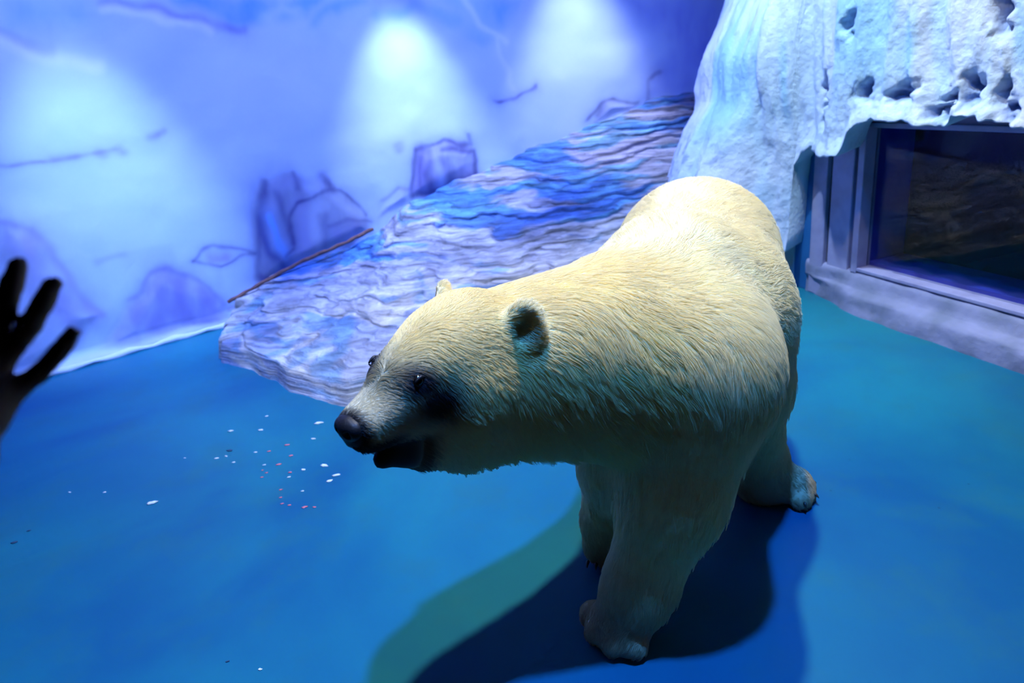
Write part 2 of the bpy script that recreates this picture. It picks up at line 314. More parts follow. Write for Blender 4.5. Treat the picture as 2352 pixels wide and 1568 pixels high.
# ---- materials
def mat(name, col=(.8, .8, .8), rough=.6, spec=.4, attr=None, bump=None, noise_col=None, metal=0.0, emit=None):
    """principled material; attr: colour attribute; bump: (scale, strength, distance); noise_col: (scale, second colour, low, high)"""
    M = bpy.data.materials.new(name); M.use_nodes = True
    nt = M.node_tree; b = nt.nodes['Principled BSDF']
    b.inputs['Base Color'].default_value = (*col, 1)
    b.inputs['Roughness'].default_value = rough
    b.inputs['Specular IOR Level'].default_value = spec
    b.inputs['Metallic'].default_value = metal
    src = None
    tc = nt.nodes.new('ShaderNodeTexCoord')
    if attr:
        a = nt.nodes.new('ShaderNodeAttribute'); a.attribute_name = attr; src = a.outputs['Color']
    if noise_col:
        n = nt.nodes.new('ShaderNodeTexNoise'); n.inputs['Scale'].default_value = noise_col[0]; n.inputs['Detail'].default_value = 6
        nt.links.new(tc.outputs['Object'], n.inputs['Vector'])
        r = nt.nodes.new('ShaderNodeMapRange'); r.inputs[1].default_value = noise_col[2]; r.inputs[2].default_value = noise_col[3]
        nt.links.new(n.outputs['Fac'], r.inputs[0])
        x = nt.nodes.new('ShaderNodeMix'); x.data_type = 'RGBA'
        nt.links.new(r.outputs[0], x.inputs[0])
        if src: nt.links.new(src, x.inputs[6])
        else: x.inputs[6].default_value = (*col, 1)
        x.inputs[7].default_value = (*noise_col[1], 1)
        src = x.outputs[2]
    if src: nt.links.new(src, b.inputs['Base Color'])
    if bump:
        n = nt.nodes.new('ShaderNodeTexNoise'); n.inputs['Scale'].default_value = bump[0]; n.inputs['Detail'].default_value = 8
        nt.links.new(tc.outputs['Object'], n.inputs['Vector'])
        bp = nt.nodes.new('ShaderNodeBump'); bp.inputs['Strength'].default_value = bump[1]; bp.inputs['Distance'].default_value = bump[2]
        nt.links.new(n.outputs['Fac'], bp.inputs['Height']); nt.links.new(bp.outputs[0], b.inputs['Normal'])
    if emit:
        b.inputs['Emission Color'].default_value = (*emit[0], 1); b.inputs['Emission Strength'].default_value = emit[1]
    return M

def glass_mat(name, tint=(.97, .985, 1.0), refl=.02):
    M = bpy.data.materials.new(name); M.use_nodes = True
    nt = M.node_tree; nt.nodes.remove(nt.nodes['Principled BSDF'])
    t = nt.nodes.new('ShaderNodeBsdfTransparent'); t.inputs[0].default_value = (*tint, 1)
    g = nt.nodes.new('ShaderNodeBsdfGlossy'); g.inputs['Roughness'].default_value = 0.02
    lw = nt.nodes.new('ShaderNodeLayerWeight'); lw.inputs[0].default_value = .5
    pw = nt.nodes.new('ShaderNodeMath'); pw.operation = 'POWER'; pw.inputs[1].default_value = 5.0; nt.links.new(lw.outputs['Facing'], pw.inputs[0])
    f = nt.nodes.new('ShaderNodeMath'); f.operation = 'MULTIPLY_ADD'; f.inputs[1].default_value = .6; f.inputs[2].default_value = refl; nt.links.new(pw.outputs[0], f.inputs[0])
    x = nt.nodes.new('ShaderNodeMixShader')
    nt.links.new(f.outputs[0], x.inputs[0]); nt.links.new(t.outputs[0], x.inputs[1]); nt.links.new(g.outputs[0], x.inputs[2])
    nt.links.new(x.outputs[0], nt.nodes['Material Output'].inputs[0])
    return M

M_mural = mat('mural_paint', rough=.55, spec=.3, attr='paint', bump=(14, .15, .01))
M_ice = mat('painted_ice', rough=.5, spec=.35, attr='paint', bump=(45, .5, .012))
M_rock = mat('painted_rock', rough=.6, spec=.35, attr='paint', bump=(40, .6, .015))
def layer_rock(M):
    nt = M.node_tree; N = nt.nodes.new; Lk = nt.links.new; b = nt.nodes['Principled BSDF']
    tc = N('ShaderNodeTexCoord'); mp = N('ShaderNodeMapping'); mp.inputs['Scale'].default_value = (2.2, 2.2, 46); Lk(tc.outputs['Object'], mp.inputs['Vector'])
    n = N('ShaderNodeTexNoise'); n.inputs['Scale'].default_value = 1.6; n.inputs['Detail'].default_value = 6; n.inputs['Roughness'].default_value = .6; n.inputs['Distortion'].default_value = .4; Lk(mp.outputs[0], n.inputs['Vector'])
    old = b.inputs['Normal'].links[0].from_node
    bp = N('ShaderNodeBump'); bp.inputs['Strength'].default_value = .9; bp.inputs['Distance'].default_value = .035; Lk(n.outputs['Fac'], bp.inputs['Height']); Lk(old.outputs[0], bp.inputs['Normal']); Lk(bp.outputs[0], b.inputs['Normal'])
    src = b.inputs['Base Color'].links[0].from_socket
    r = N('ShaderNodeMapRange'); r.inputs[1].default_value = .35; r.inputs[2].default_value = .62; r.inputs[3].default_value = .45; r.inputs[4].default_value = 1.25; Lk(n.outputs['Fac'], r.inputs[0])
    mx = N('ShaderNodeVectorMath'); mx.operation = 'SCALE'; Lk(src, mx.inputs[0]); Lk(r.outputs[0], mx.inputs['Scale']); Lk(mx.outputs[0], b.inputs['Base Color'])
layer_rock(M_rock)
M_white = mat('white_plaster', (.52, .55, .66), .6, bump=(40, .3, .006))
M_frame = mat('lavender_grey_frame', (.33, .32, .52), .5, .4, noise_col=(9, (.24, .23, .40), .45, .75), bump=(60, .2, .003))
M_sill = mat('grey_concrete_sill', (.24, .25, .40), .7, .3, noise_col=(7, (.16, .18, .27), .4, .7), bump=(30, .5, .01))
M_bluepanel = mat('blue_painted_panel', (.02, .14, .40), .5, .4, noise_col=(5, (.01, .10, .30), .4, .8))
M_navy = mat('navy_reveal', (.03, .04, .34), .5, .4)
M_black = mat('dark_hall', (.012, .012, .016), .85, .1)
M_pipe = mat('rusty_brown', (.22, .10, .07), .7, .2, noise_col=(20, (.10, .05, .05), .4, .7), bump=(80, .5, .004))
M_dark = mat('dark_hollow', (.03, .035, .04), .8, .2)
M_lamp = mat('black_lamp_metal', (.02, .02, .022), .45, .5)
M_lens = mat('lamp_lens', (.9, .92, 1.0), .2, .5, emit=((.8, .9, 1.0), 2.0))
M_glass = glass_mat('viewing_glass')

def floor_material():
    M = bpy.data.materials.new('turquoise_floor_paint'); M.use_nodes = True
    nt = M.node_tree; b = nt.nodes['Principled BSDF']; N = nt.nodes.new; Lk = nt.links.new
    tc = N('ShaderNodeTexCoord')
    n1 = N('ShaderNodeTexNoise'); n1.inputs['Scale'].default_value = 0.9; n1.inputs['Detail'].default_value = 5; n1.inputs['Distortion'].default_value = .6
    Lk(tc.outputs['Object'], n1.inputs['Vector'])
    cr = N('ShaderNodeValToRGB'); e = cr.color_ramp.elements
    e[0].position = .36; e[0].color = (.005, .085, .185, 1); e[1].position = .64; e[1].color = (.010, .155, .21, 1)
    Lk(n1.outputs['Fac'], cr.inputs[0])
    # worn patches and specks of dirt
    n2 = N('ShaderNodeTexNoise'); n2.inputs['Scale'].default_value = 3.2; n2.inputs['Detail'].default_value = 7; n2.inputs['Roughness'].default_value = .65
    Lk(tc.outputs['Object'], n2.inputs['Vector'])
    r2 = N('ShaderNodeMapRange'); r2.inputs[1].default_value = .50; r2.inputs[2].default_value = .72; r2.inputs[4].default_value = .5; Lk(n2.outputs['Fac'], r2.inputs[0])
    mx = N('ShaderNodeMix'); mx.data_type = 'RGBA'; Lk(r2.outputs[0], mx.inputs[0]); Lk(cr.outputs[0], mx.inputs[6]); mx.inputs[7].default_value = (.018, .125, .14, 1)
    vo = N('ShaderNodeTexVoronoi'); vo.inputs['Scale'].default_value = 9; vo.inputs['Randomness'].default_value = 1; Lk(tc.outputs['Object'], vo.inputs['Vector'])
    r3 = N('ShaderNodeMapRange'); r3.inputs[1].default_value = .05; r3.inputs[2].default_value = .03; Lk(vo.outputs['Distance'], r3.inputs[0])
    wn = N('ShaderNodeTexWhiteNoise'); Lk(vo.outputs['Position'], wn.inputs['Vector'])
    gt = N('ShaderNodeMath'); gt.operation = 'GREATER_THAN'; gt.inputs[1].default_value = .72; Lk(wn.outputs['Value'], gt.inputs[0])
    ml = N('ShaderNodeMath'); ml.operation = 'MULTIPLY'; Lk(gt.outputs[0], ml.inputs[0]); Lk(r3.outputs[0], ml.inputs[1])
    ml2 = N('ShaderNodeMath'); ml2.operation = 'MULTIPLY'; ml2.inputs[1].default_value = .5; Lk(ml.outputs[0], ml2.inputs[0])
    mx2 = N('ShaderNodeMix'); mx2.data_type = 'RGBA'; Lk(ml2.outputs[0], mx2.inputs[0]); Lk(mx.outputs[2], mx2.inputs[6]); mx2.inputs[7].default_value = (.006, .04, .07, 1)
    Lk(mx2.outputs[2], b.inputs['Base Color'])
    b.inputs['Roughness'].default_value = .4; b.inputs['Specular IOR Level'].default_value = .1
    bp = N('ShaderNodeBump'); bp.inputs['Strength'].default_value = .25; bp.inputs['Distance'].default_value = .01
    n3 = N('ShaderNodeTexNoise'); n3.inputs['Scale'].default_value = 5; n3.inputs['Detail'].default_value = 8; Lk(tc.outputs['Object'], n3.inputs['Vector'])
    Lk(n3.outputs['Fac'], bp.inputs['Height']); Lk(bp.outputs[0], b.inputs['Normal'])
    return M
M_floor = floor_material()

# ================================================================== the setting
GLASS_Y = 0.64
def slab(name, lo, hi, m_, kind='structure'):
    bm = bmesh.new(); frame_box(bm, (0, 0, 0), (1, 0, 0), (0, 1, 0), (0, 0, 1), lo, hi)
    o = bm_obj(name, bm, m_); tag(o, kind=kind); return o
tag(slab('floor', (-5.0, GLASS_Y - .05, -.12), (3.6, 6.4, 0), M_floor), 'turquoise painted concrete floor of the bear enclosure')
tag(slab('floor_hall', (-5.0, -2.6, -.12), (3.6, GLASS_Y - .05, 0), M_black), 'dark floor of the visitor hall')
tag(slab('ceiling', (-5.0, -2.6, 4.8), (3.6, 6.4, 4.95), M_black), 'dark ceiling above enclosure and hall')
tag(slab('wall_left', (-5.0, GLASS_Y, 0), (-4.62, 2.72, 4.8), mat('plain_wall_paint', (.42, .50, .72), .6, bump=(12, .2, .01))), 'pale blue side wall left of the mural')
tag(slab('wall_hall_left', (-5.0, -2.6, 0), (-4.8, GLASS_Y, 4.8), M_black), 'black wall of the visitor hall')
tag(slab('wall_hall_right', (3.4, -2.6, 0), (3.6, GLASS_Y, 4.8), M_black), 'black right wall of the visitor hall')
tag(slab('wall_hall_rear', (-5.0, -2.75, 0), (3.6, -2.6, 4.8), M_black), 'black wall behind the visitors')
tag(slab('wall_front_baffle', (-5.0, GLASS_Y - .06, 1.72), (3.6, .86, 4.8), M_black), 'unseen black lintel above the viewing glass, deepened to shade the hand')  # out of view; lowered and deepened to keep the lamps off the hand
tag(slab('wall_front_base', (-5.0, GLASS_Y - .06, 0), (3.6, GLASS_Y + .06, .35), M_black), 'black low wall under the viewing glass')

# window_1: the pane the photograph is taken through
win1 = empty('window_1', (0, GLASS_Y, .35)); tag(win1, 'large clear viewing pane between hall and enclosure', kind='structure')
bm = bmesh.new(); frame_box(bm, (0, 0, 0), (1, 0, 0), (0, 1, 0), (0, 0, 1), (-4.6, -.006, 0), (2.75, .006, 1.37)); bm_obj('pane', bm, M_glass, win1)
for x in (-4.65, 2.75):
    bm = bmesh.new(); frame_box(bm, (0, 0, 0), (1, 0, 0), (0, 1, 0), (0, 0, 1), (x, -.05, 0), (x + .06, .05, 1.37), .006); bm_obj('frame', bm, M_lamp, win1)

# ---- wall_back: curved wall with the painted icebergs
PLAN = [(-4.6, 2.7), (-3.7, 3.36), (-2.88, 3.95), (-1.96, 4.58), (-1.2, 5.02), (-.4, 5.40), (.5, 5.70), (1.4, 5.86), (2.3, 5.92), (3.3, 5.92)]
CUR = catmull(PLAN)
NS, NZ = 640, 300
PW, SW = resample(CUR, NS)
zz = np.concatenate([np.linspace(0, 2.3, 240), np.linspace(2.3, 4.8, NZ - 239)[1:]])
tang = np.gradient(PW, axis=0); tang /= np.linalg.norm(tang, axis=1, keepdims=True)
nrm = np.stack([tang[:, 1], -tang[:, 0]], 1)      # towards the room
S, Zg = np.meshgrid(SW, zz, indexing='ij')
PAL = {'dark': (.07, .07, .20), 'grey': (.22, .25, .36), 'lav': (.30, .29, .54), 'viol': (.18, .17, .48), 'sky': (.10, .34, .80), 'sky2': (.20, .24, .62), 'blue': (.14, .38, .85), 'white': (.80, .84, .90)}
base = np.array((.46, .58, .78))
n1 = fbm(S * .8, Zg * .8, seed=3); n2 = fbm(S * 2.2 + 4, Zg * 3.0, seed=8)
col = base + (n1[..., None] - .5) * np.array((.16, .12, .10)) + (n2[..., None] - .5) * np.array((.14, .12, .06))
wob_s = S + (vnoise(S * 9, Zg * 9, seed=21) - .5) * .05; wob_z = Zg + (vnoise(S * 9, Zg * 9, seed=22) - .5) * .05
def seg_dist(ps, x, y):
    d = np.full(x.shape, 9.)
    for (ax, ay), (bx, by) in zip(ps, ps[1:]):
        dx, dy = bx - ax, by - ay; l2 = dx * dx + dy * dy + 1e-12
        t = np.clip(((x - ax) * dx + (y - ay) * dy) / l2, 0, 1)
        d = np.minimum(d, np.hypot(x - ax - t * dx, y - ay - t * dy))
    return d
brush = .55 + .9 * (fbm(S * 14, Zg * 5, seed=31) - .2)
relief = np.zeros(S.shape)
for pts, soft, cname, a in MURAL_FILLS:
    P = np.array(pts); lo = P.min(0) - .3; hi = P.max(0) + .3
    i0, i1 = np.searchsorted(SW, (lo[0], hi[0])); j0, j1 = np.searchsorted(zz, (lo[1], hi[1]))
    if i1 <= i0 or j1 <= j0: continue
    q = (slice(i0, i1), slice(j0, j1)); x, y = wob_s[q], wob_z[q]
    ins = np.zeros(x.shape, bool)
    for k in range(len(P)):
        (x1, y1), (x2, y2) = P[k], P[(k + 1) % len(P)]
        ins ^= ((y1 > y) != (y2 > y)) & (x < (x2 - x1) * (y - y1) / (y2 - y1 + 1e-9) + x1)
    d = seg_dist(list(map(tuple, P)) + [tuple(P[0])], x, y); sd_ = np.where(ins, d, -d)
    f = sstep(-soft, soft, sd_) * a * np.clip(brush[q], .3, 1.1)
    col[q] = col[q] * (1 - f[..., None]) + np.array(PAL[cname]) * f[..., None]
    if cname in ('grey', 'lav'): relief[q] += sstep(-.01, .12, sd_) * .02
for pts, wd, cname, a in MURAL_STROKES:
    P = np.array(pts); lo = P.min(0) - .25; hi = P.max(0) + .25
    i0, i1 = np.searchsorted(SW, (lo[0], hi[0])); j0, j1 = np.searchsorted(zz, (lo[1], hi[1]))
    if i1 <= i0 or j1 <= j0: continue
    q = (slice(i0, i1), slice(j0, j1))
    d = seg_dist(pts, wob_s[q], wob_z[q])
    f = np.exp(-(d / (wd * .95)) ** 2) * np.minimum(a * 1.25, 1) * np.clip(brush[q], .25, 1.1)
    f = np.maximum(f, np.exp(-(d / (wd * 2.2)) ** 2) * a * .38 * np.clip(brush[q], .25, 1.1))
    col[q] = col[q] * (1 - f[..., None]) + np.array(PAL[cname]) * f[..., None]
foot = sstep(.07, .02, Zg + (vnoise(S * 5, Zg, seed=5) - .5) * .03)[..., None]
col = col * (1 - foot) + np.array((.60, .63, .74)) * foot
depth = relief + (fbm(S * .9, Zg * .9, seed=12) - .5) * .08 + sstep(.10, .0, Zg) * .03
VX = PW[:, None, 0] + nrm[:, None, 0] * depth; VY = PW[:, None, 1] + nrm[:, None, 1] * depth
wb = np_mesh('wall_back', np.stack([VX, VY, Zg], -1).reshape(-1, 3), grid_faces(NS, NZ), M_mural, colours=np.clip(col, 0.01, .9).reshape(-1, 3))
tag(wb, 'curved back wall with painted icebergs and rocks', kind='structure')

# ---- wall_right with its low window
W0 = np.array((1.830, 3.811, 0.0)); AL = np.array((.305, -.952, 0.0)); RM = np.array((-.952, -.305, 0.0)); UPZ = np.array((0, 0, 1.0))
wr = empty('wall_right', tuple(W0)); tag(wr, 'right wall holding the low dark window', kind='structure')
def wbox(name, lo, hi, m_, parent, bevel=0.0, org=W0):
    """lo/hi: along the wall, out into the room, height"""
    bm = bmesh.new(); frame_box(bm, W0 - np.array(parent.location if parent is not None else (0, 0, 0)), AL, RM, UPZ, lo, hi, bevel)
    return bm_obj(name, bm, m_, parent)
O0, O1, OZ0, OZ1 = .272, 2.25, .222, .962
wbox('wall_panel', (-.60, -.30, 0), (-.215, -.01, 4.8), M_white, wr)
wbox('blue_panel', (-.30, -.20, 0), (-.075, -.02, 1.2), M_bluepanel, wr, .004)
wbox('wall_panel', (-.215, -.30, 1.0), (3.4, -.06, 4.8), M_white, wr)
wbox('wall_panel', (2.3, -.30, 0), (3.4, -.02, 1.05), M_white, wr)
win2 = empty('window_2', tuple(W0)); tag(win2, 'low wide dark window in lavender grey frame under the ice cliff', kind='structure')
wbox('outer_jamb', (-.075, -.12, .0), (.028, .0, 1.1), M_frame, win2, .006)
wbox('jamb_groove', (.028, -.14, .0), (.05, -.03, 1.1), M_dark, win2)
wbox('inner_jamb', (.05, -.14, .10), (.20, -.012, 1.1), M_frame, win2, .006)
wbox('jamb_groove', (.20, -.14, .15), (.232, -.045, 1.06), M_dark, win2)
for nm, lo, hi in (('frame', (.232, -.10, OZ0 - .03), (O0, -.004, OZ1 + .025)), ('frame', (O0, -.10, OZ1), (O1, -.004, OZ1 + .025)), ('frame', (O0, -.10, OZ0 - .02), (O1, -.004, OZ0)), ('frame', (O1, -.10, OZ0 - .03), (O1 + .04, -.004, OZ1 + .025))):
    wbox(nm, lo, hi, M_frame, win2, .004)
wbox('head_board', (.2, -.14, OZ1 + .025), (2.35, -.03, 1.25), M_frame, win2)
# reveal of the opening, pane and the unlit room behind
wbox('reveal', (O0 - .02, -.34, OZ1 - .015), (O1, -.10, OZ1 + .02), M_navy, win2)
wbox('reveal', (O0 - .02, -.34, OZ0 - .02), (O1, -.10, OZ0 + .02), M_navy, win2)
wbox('reveal', (O0 - .03, -.34, OZ0), (O0 - .004, -.10, OZ1), M_navy, win2)
wbox('pane', (O0, -.085, OZ0), (O1, -.075, OZ1), M_glass, win2)
bm = bmesh.new(); frame_box(bm, (0, 0, 0), AL, RM, UPZ, (O0 - .02, -1.6, OZ0 - .15), (O1, -.34, OZ1 + .3))
for f in list(bm.faces):
    if f.calc_center_median().dot(Vector(RM)) > -.4: bm.faces.remove(f)
bm_obj('dark_room', bm, M_black, win2)
# sloping sill of rough concrete down to the floor
nu, nv = 160, 14
uu = np.linspace(-.10, 2.6, nu); prof = np.array([(-.14, .205), (-.03, .20), (-.008, .195), (.0, .17), (.01, .15), (.018, .12), (.03, .115), (.06, .11), (.085, .10), (.095, .085), (.10, .06), (.102, .03), (.104, .0), (.104, -.03)])
U, Kk = np.meshgrid(uu, np.arange(nv), indexing='ij')
out = prof[Kk, 0] * sstep(-.10, .45, U) * 1.0 + np.where(prof[Kk, 0] < 0, prof[Kk, 0] * (1 - sstep(-.10, .45, U)), 0); hgt = prof[Kk, 1]
out = out + (fbm(U * 7, Kk * .4, seed=4) - .5) * .03 * (Kk > 3) + (fbm(U * 2, Kk * .1, seed=14) - .5) * .05 * (Kk > 6); hgt = hgt + (fbm(U * 9, Kk * .5, seed=6) - .5) * .016 * ((Kk > 1) & (Kk < 12))
PV = W0 + U[..., None] * AL + out[..., None] * RM + hgt[..., None] * UPZ
sill = np_mesh('sill', PV.reshape(-1, 3) - W0, grid_faces(nu, nv)[:, ::-1], M_sill, win2)

# ---- white cove along the foot of the back wall
bm = bmesh.new()
cove = [(float(PW[i, 0] + nrm[i, 0] * .075), float(PW[i, 1] + nrm[i, 1] * .075), .012 + .006 * math.sin(i * .37)) for i in range(60, 330, 5)]
tube(bm, cove, [.02 + .007 * math.sin(i * 1.3) for i in range(len(cove))], 8)
tag(bm_obj('baseboard_back', bm, M_white, smooth=True), 'rough white cove along the foot of the mural wall', kind='structure')

# ================================================================== layered rock ramp
FRONT = [(-1.726, 3.808), (-1.54, 3.638), (-1.365, 3.468), (-1.228, 3.319), (-1.074, 3.163), (-.963, 3.06), (-.876, 3.005), (-.70, 3.0), (-.2, 3.12), (.5, 3.42), (1.1, 3.80), (1.62, 4.25), (1.9, 4.6)]
RIDGE = [(-1.91, 4.61, .15), (-1.72, 4.73, .21), (-1.43, 4.89, .28), (-.97, 5.14, .39), (-.63, 5.3, .58), (-.11, 5.51, .71), (.18, 5.61, .79), (.55, 5.71, .87), (.99, 5.8, .97), (1.37, 5.86, 1.08), (1.88, 5.9, 1.13), (2.32, 5.92, 1.25)]
NU, NV = 360, 240
fr, _ = resample(catmull(FRONT), NU); rd, _ = resample(catmull(RIDGE), NU)
uu = np.linspace(0, 1, NU); vv = np.linspace(0, 1.06, NV)
U, Vv = np.meshgrid(uu, vv, indexing='ij')
X = fr[:, None, 0] + (rd[:, None, 0] - fr[:, None, 0]) * Vv; Y = fr[:, None, 1] + (rd[:, None, 1] - fr[:, None, 1]) * Vv
zr = rd[:, None, 2]
lip = .10 + .03 * (vnoise(U * 25, U * 0, seed=2) - .5)
Z = lip * sstep(0, .05, Vv) + np.maximum(zr - .10, .0) * np.clip(Vv, 0, 1.1) ** 1.05 * sstep(0, .3, Vv + .2)
X = X + (fbm(X * 3, Y * 3, seed=41) - .5) * .12 * sstep(.0, .1, 1.05 - Vv); Y = Y + (fbm(X * 5, U * 12, seed=42) - .5) * .10 * (1 - sstep(0, .3, Vv))
warp = (fbm(X * 1.6, Y * 1.6, seed=43) - .5) * .22 + (fbm(X * 5, Y * 5, seed=44) - .5) * .05
ph = (Z + warp) / .055
fl_, frc = np.floor(ph), ph - np.floor(ph)
terr = (fl_ + sstep(.0, .45, frc) * .55 + frc * .45) * .055 - warp
kk = sstep(.03, .15, Vv) * sstep(1.05, .97, Vv)
edge = np.exp(-((frc - .30) / .14) ** 2) * (.35 + .9 * fbm(X * 4, Y * 4, seed=45))
Z2 = Z + (terr - Z) * .85 * kk + (fbm(X * 9, Y * 9, seed=46) - .5) * .035 * kk
Y2 = Y - edge * .030 * kk; X2 = X - edge * .008 * kk
# the steep left end comes down to the floor
Z2 = np.maximum(Z2 * sstep(-.002, .012, U), 0) - .004
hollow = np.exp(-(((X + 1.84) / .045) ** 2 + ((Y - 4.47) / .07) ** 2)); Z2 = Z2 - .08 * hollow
crev = np.exp(-((frc - .08) / .06) ** 2) * sstep(.50, .66, fbm(X * 4.0, Y * 9.0, seed=47))
pA = fbm(X * 1.9 + ph * .15, ph * .8, seed=48); pB = fbm(X * 3.1, ph * 1.6 + 7, seed=49); pD = fbm(X * 4.0, ph * 3.2, seed=52); pC = fbm(X * 7, Y * 7, seed=50)
cream, grey, blue, cyan, brown = [np.array(c) for c in ((.78, .70, .54), (.30, .29, .37), (.05, .16, .42), (.10, .29, .44), (.07, .06, .05))]
warm_lit = sstep(5.2, 3.2, Y + .5 * (pA - .5))[..., None]       # warm lamp light painted into the colour as cream towards the front edge
col = grey * (1 - warm_lit) + cream * warm_lit
f = sstep(.46, .60, pA)[..., None] * (1 - .55 * warm_lit); col = col * (1 - f) + blue * f
f = sstep(.54, .68, pB)[..., None] * .8 * (1 - .3 * warm_lit); col = col * (1 - f) + cyan * f
col = col * (.45 + .55 * pC[..., None] + .45 * pD[..., None])
f = crev[..., None] * .6; col = col * (1 - f) + brown * f
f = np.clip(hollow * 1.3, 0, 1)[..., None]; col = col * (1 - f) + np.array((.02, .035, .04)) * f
VR = np.stack([X2, Y2, Z2], -1)
ramp = np_mesh('rock_ramp', VR.reshape(-1, 3), grid_faces(NU, NV)[:, ::-1], M_rock, colours=np.clip(col, .01, .9).reshape(-1, 3))
tag(ramp, 'layered artificial rock ramp painted blue and grey, with warm lamp light tinted in cream at the front, below the mural', 'rock')
# rusty pipe along its upper edge, and the hollow at its end
bm = bmesh.new()
pp = catmull([(-1.90, 4.53, .165), (-1.70, 4.66, .235), (-1.42, 4.82, .325), (-1.15, 4.97, .385), (-.93, 5.08, .45)], 8)
random.seed(3)
tube(bm, [tuple(p + np.array((0, .004 * math.sin(i * .9), .003 * math.sin(i * 1.7)))) for i, p in enumerate(pp)], [.010 + .005 * random.random() for _ in pp], 8)
tag(bm_obj('edge_pipe', bm, M_pipe, smooth=True), 'thin rusty brown pipe along the upper left edge of the rock ramp', 'pipe')
# ================================================================== sculpted ice cliff over the window
A_ = W0 + .19 * AL + .15 * RM; B_ = W0 + 2.75 * AL + .15 * RM
plan = [(1.98, 6.0), (1.60, 5.25), (1.43, 4.66), (1.48, 4.32), (1.63, 4.03), (1.735, 3.83), (A_[0], A_[1])]
plan += [tuple((A_ + (B_ - A_) * t)[:2]) for t in (.08, .2, .4, .6, .8, 1.0)]
NA, NH = 520, 260
PA, SA = resample(catmull(plan), NA)
tg = np.gradient(PA, axis=0); tg /= np.linalg.norm(tg, axis=1, keepdims=True)
nr = np.stack([tg[:, 1], -tg[:, 0]], 1)
wl = (PA[:, 0] - W0[0]) * AL[0] + (PA[:, 1] - W0[1]) * AL[1]
RIM = [(-9, 0), (-.45, .0), (-.25, .20), (-.13, .26), (-.11, .76), (-.06, .82), (.002, .87), (.084, .848), (.192, .839), (.293, .856), (.339, .957), (.414, 1.01), (.463, 1.027), (.586, 1.024), (.702, 1.007), (.769, .998), (.831, 1.0), (.887, 1.038), (.932, 1.059), (.981, 1.048), (1.057, 1.024), (1.166, 1.007), (1.4, 1.02), (1.6, .99), (1.8, 1.03), (2.2, 1.0), (3, 1.0)]
zb = np.interp(wl, [q[0] for q in RIM], [q[1] for q in RIM]) + (vnoise(wl * 38, wl * 0, seed=3) - .5) * .02
tv = np.linspace(0, 1, NH); tv = np.where(tv < .8, tv / .8 * .42, .42 + (tv - .8) / .2 * .58)
Ai, Ti = np.meshgrid(np.arange(NA), tv, indexing='ij')
Zi = zb[:, None] + (4.8 - zb[:, None]) * Ti
Sa = np.broadcast_to(SA[:, None], Zi.shape); Wl = np.broadcast_to(wl[:, None], Zi.shape)
pil = sstep(-.02, -.25, Wl)
_zt = np.linspace(0, 4.8, 481); _lt = np.interp(_zt, [0, .4, .7, .9, 1.02, 1.28, 1.45, 1.65, 2.2, 4.8], [.235, .262, .285, .305, .324, .325, .345, .366, .40, .44])
_lt = np.convolve(np.pad(_lt, 10, mode='edge'), np.hanning(21) / np.hanning(21).sum(), mode='valid')
lean = 4.5 * (np.interp(Zi + (fbm(Sa * 2.5, Zi * 0, seed=73) - .5) * .35, _zt, _lt) - .325) * sstep(-.12, -.55, Wl)
off = -.12 * sstep(1.0, 3.0, Zi) * (1 - pil)
wz = Zi * (1.0) + (fbm(Sa * 2, Zi * 2, seed=60) - .5) * .5
g1 = fbm((Sa + .12 * Zi) * 6 + (fbm(Sa * 3, Zi * 1.5, seed=61) - .5) * .8, Zi * .4, seed=62, octv=3)
rid = 1 - np.abs(2 * g1 - 1)
disp = (rid - .75) * .085 * sstep(.3, .9, Zi + .4 * (1 - pil)) + (fbm(Sa * 16, Zi * 9, seed=63) - .5) * .02 + (fbm(Sa * 40, Zi * 30, seed=64) - .5) * .007
disp += (fbm(Sa * 9, Zi * 2.2, seed=71) - .5) * .09 * pil + .10 * pil * np.exp(-((Wl + .42) / .22) ** 2) * sstep(2.4, 1.0, Zi)
disp += .035 * np.exp(-((Zi - zb[:, None]) / .07) ** 2) * (1 - pil)
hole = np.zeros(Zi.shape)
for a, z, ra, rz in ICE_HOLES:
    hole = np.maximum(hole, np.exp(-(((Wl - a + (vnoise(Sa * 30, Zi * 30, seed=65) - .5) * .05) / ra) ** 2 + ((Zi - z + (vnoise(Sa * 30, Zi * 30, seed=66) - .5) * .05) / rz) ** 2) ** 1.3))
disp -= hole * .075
Xi = PA[:, None, 0] + nr[:, None, 0] * (disp + off) + lean; Yi = PA[:, None, 1] + nr[:, None, 1] * (disp + off)
cy = sstep(.46, .66, fbm((Sa + .12 * Zi) * 6, Zi * .9, seed=67)) * sstep(1.0, 1.35, Zi + .25 * pil)
pits = sstep(.60, .70, fbm(Sa * 22, Zi * 26, seed=68)) * np.exp(-((Zi - zb[:, None] * (1 - pil) - .75 * pil) / .22) ** 2)
low = sstep(.9, .3, Zi) * pil
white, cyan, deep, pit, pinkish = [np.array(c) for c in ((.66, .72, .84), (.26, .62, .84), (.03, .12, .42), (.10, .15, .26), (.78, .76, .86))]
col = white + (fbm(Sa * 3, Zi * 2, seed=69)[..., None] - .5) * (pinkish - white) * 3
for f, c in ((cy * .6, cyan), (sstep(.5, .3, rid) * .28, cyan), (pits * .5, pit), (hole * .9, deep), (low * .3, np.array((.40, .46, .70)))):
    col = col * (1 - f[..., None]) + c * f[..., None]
V1 = np.stack([Xi, Yi, Zi], -1)
inner = V1[:, :1].copy(); inner[:, 0, 0] -= nr[:, 0] * .16; inner[:, 0, 1] -= nr[:, 1] * .16; inner[:, 0, 2] += .03
V1 = np.concatenate([inner, V1], 1); col = np.concatenate([col[:, :1] * .8, col], 1)
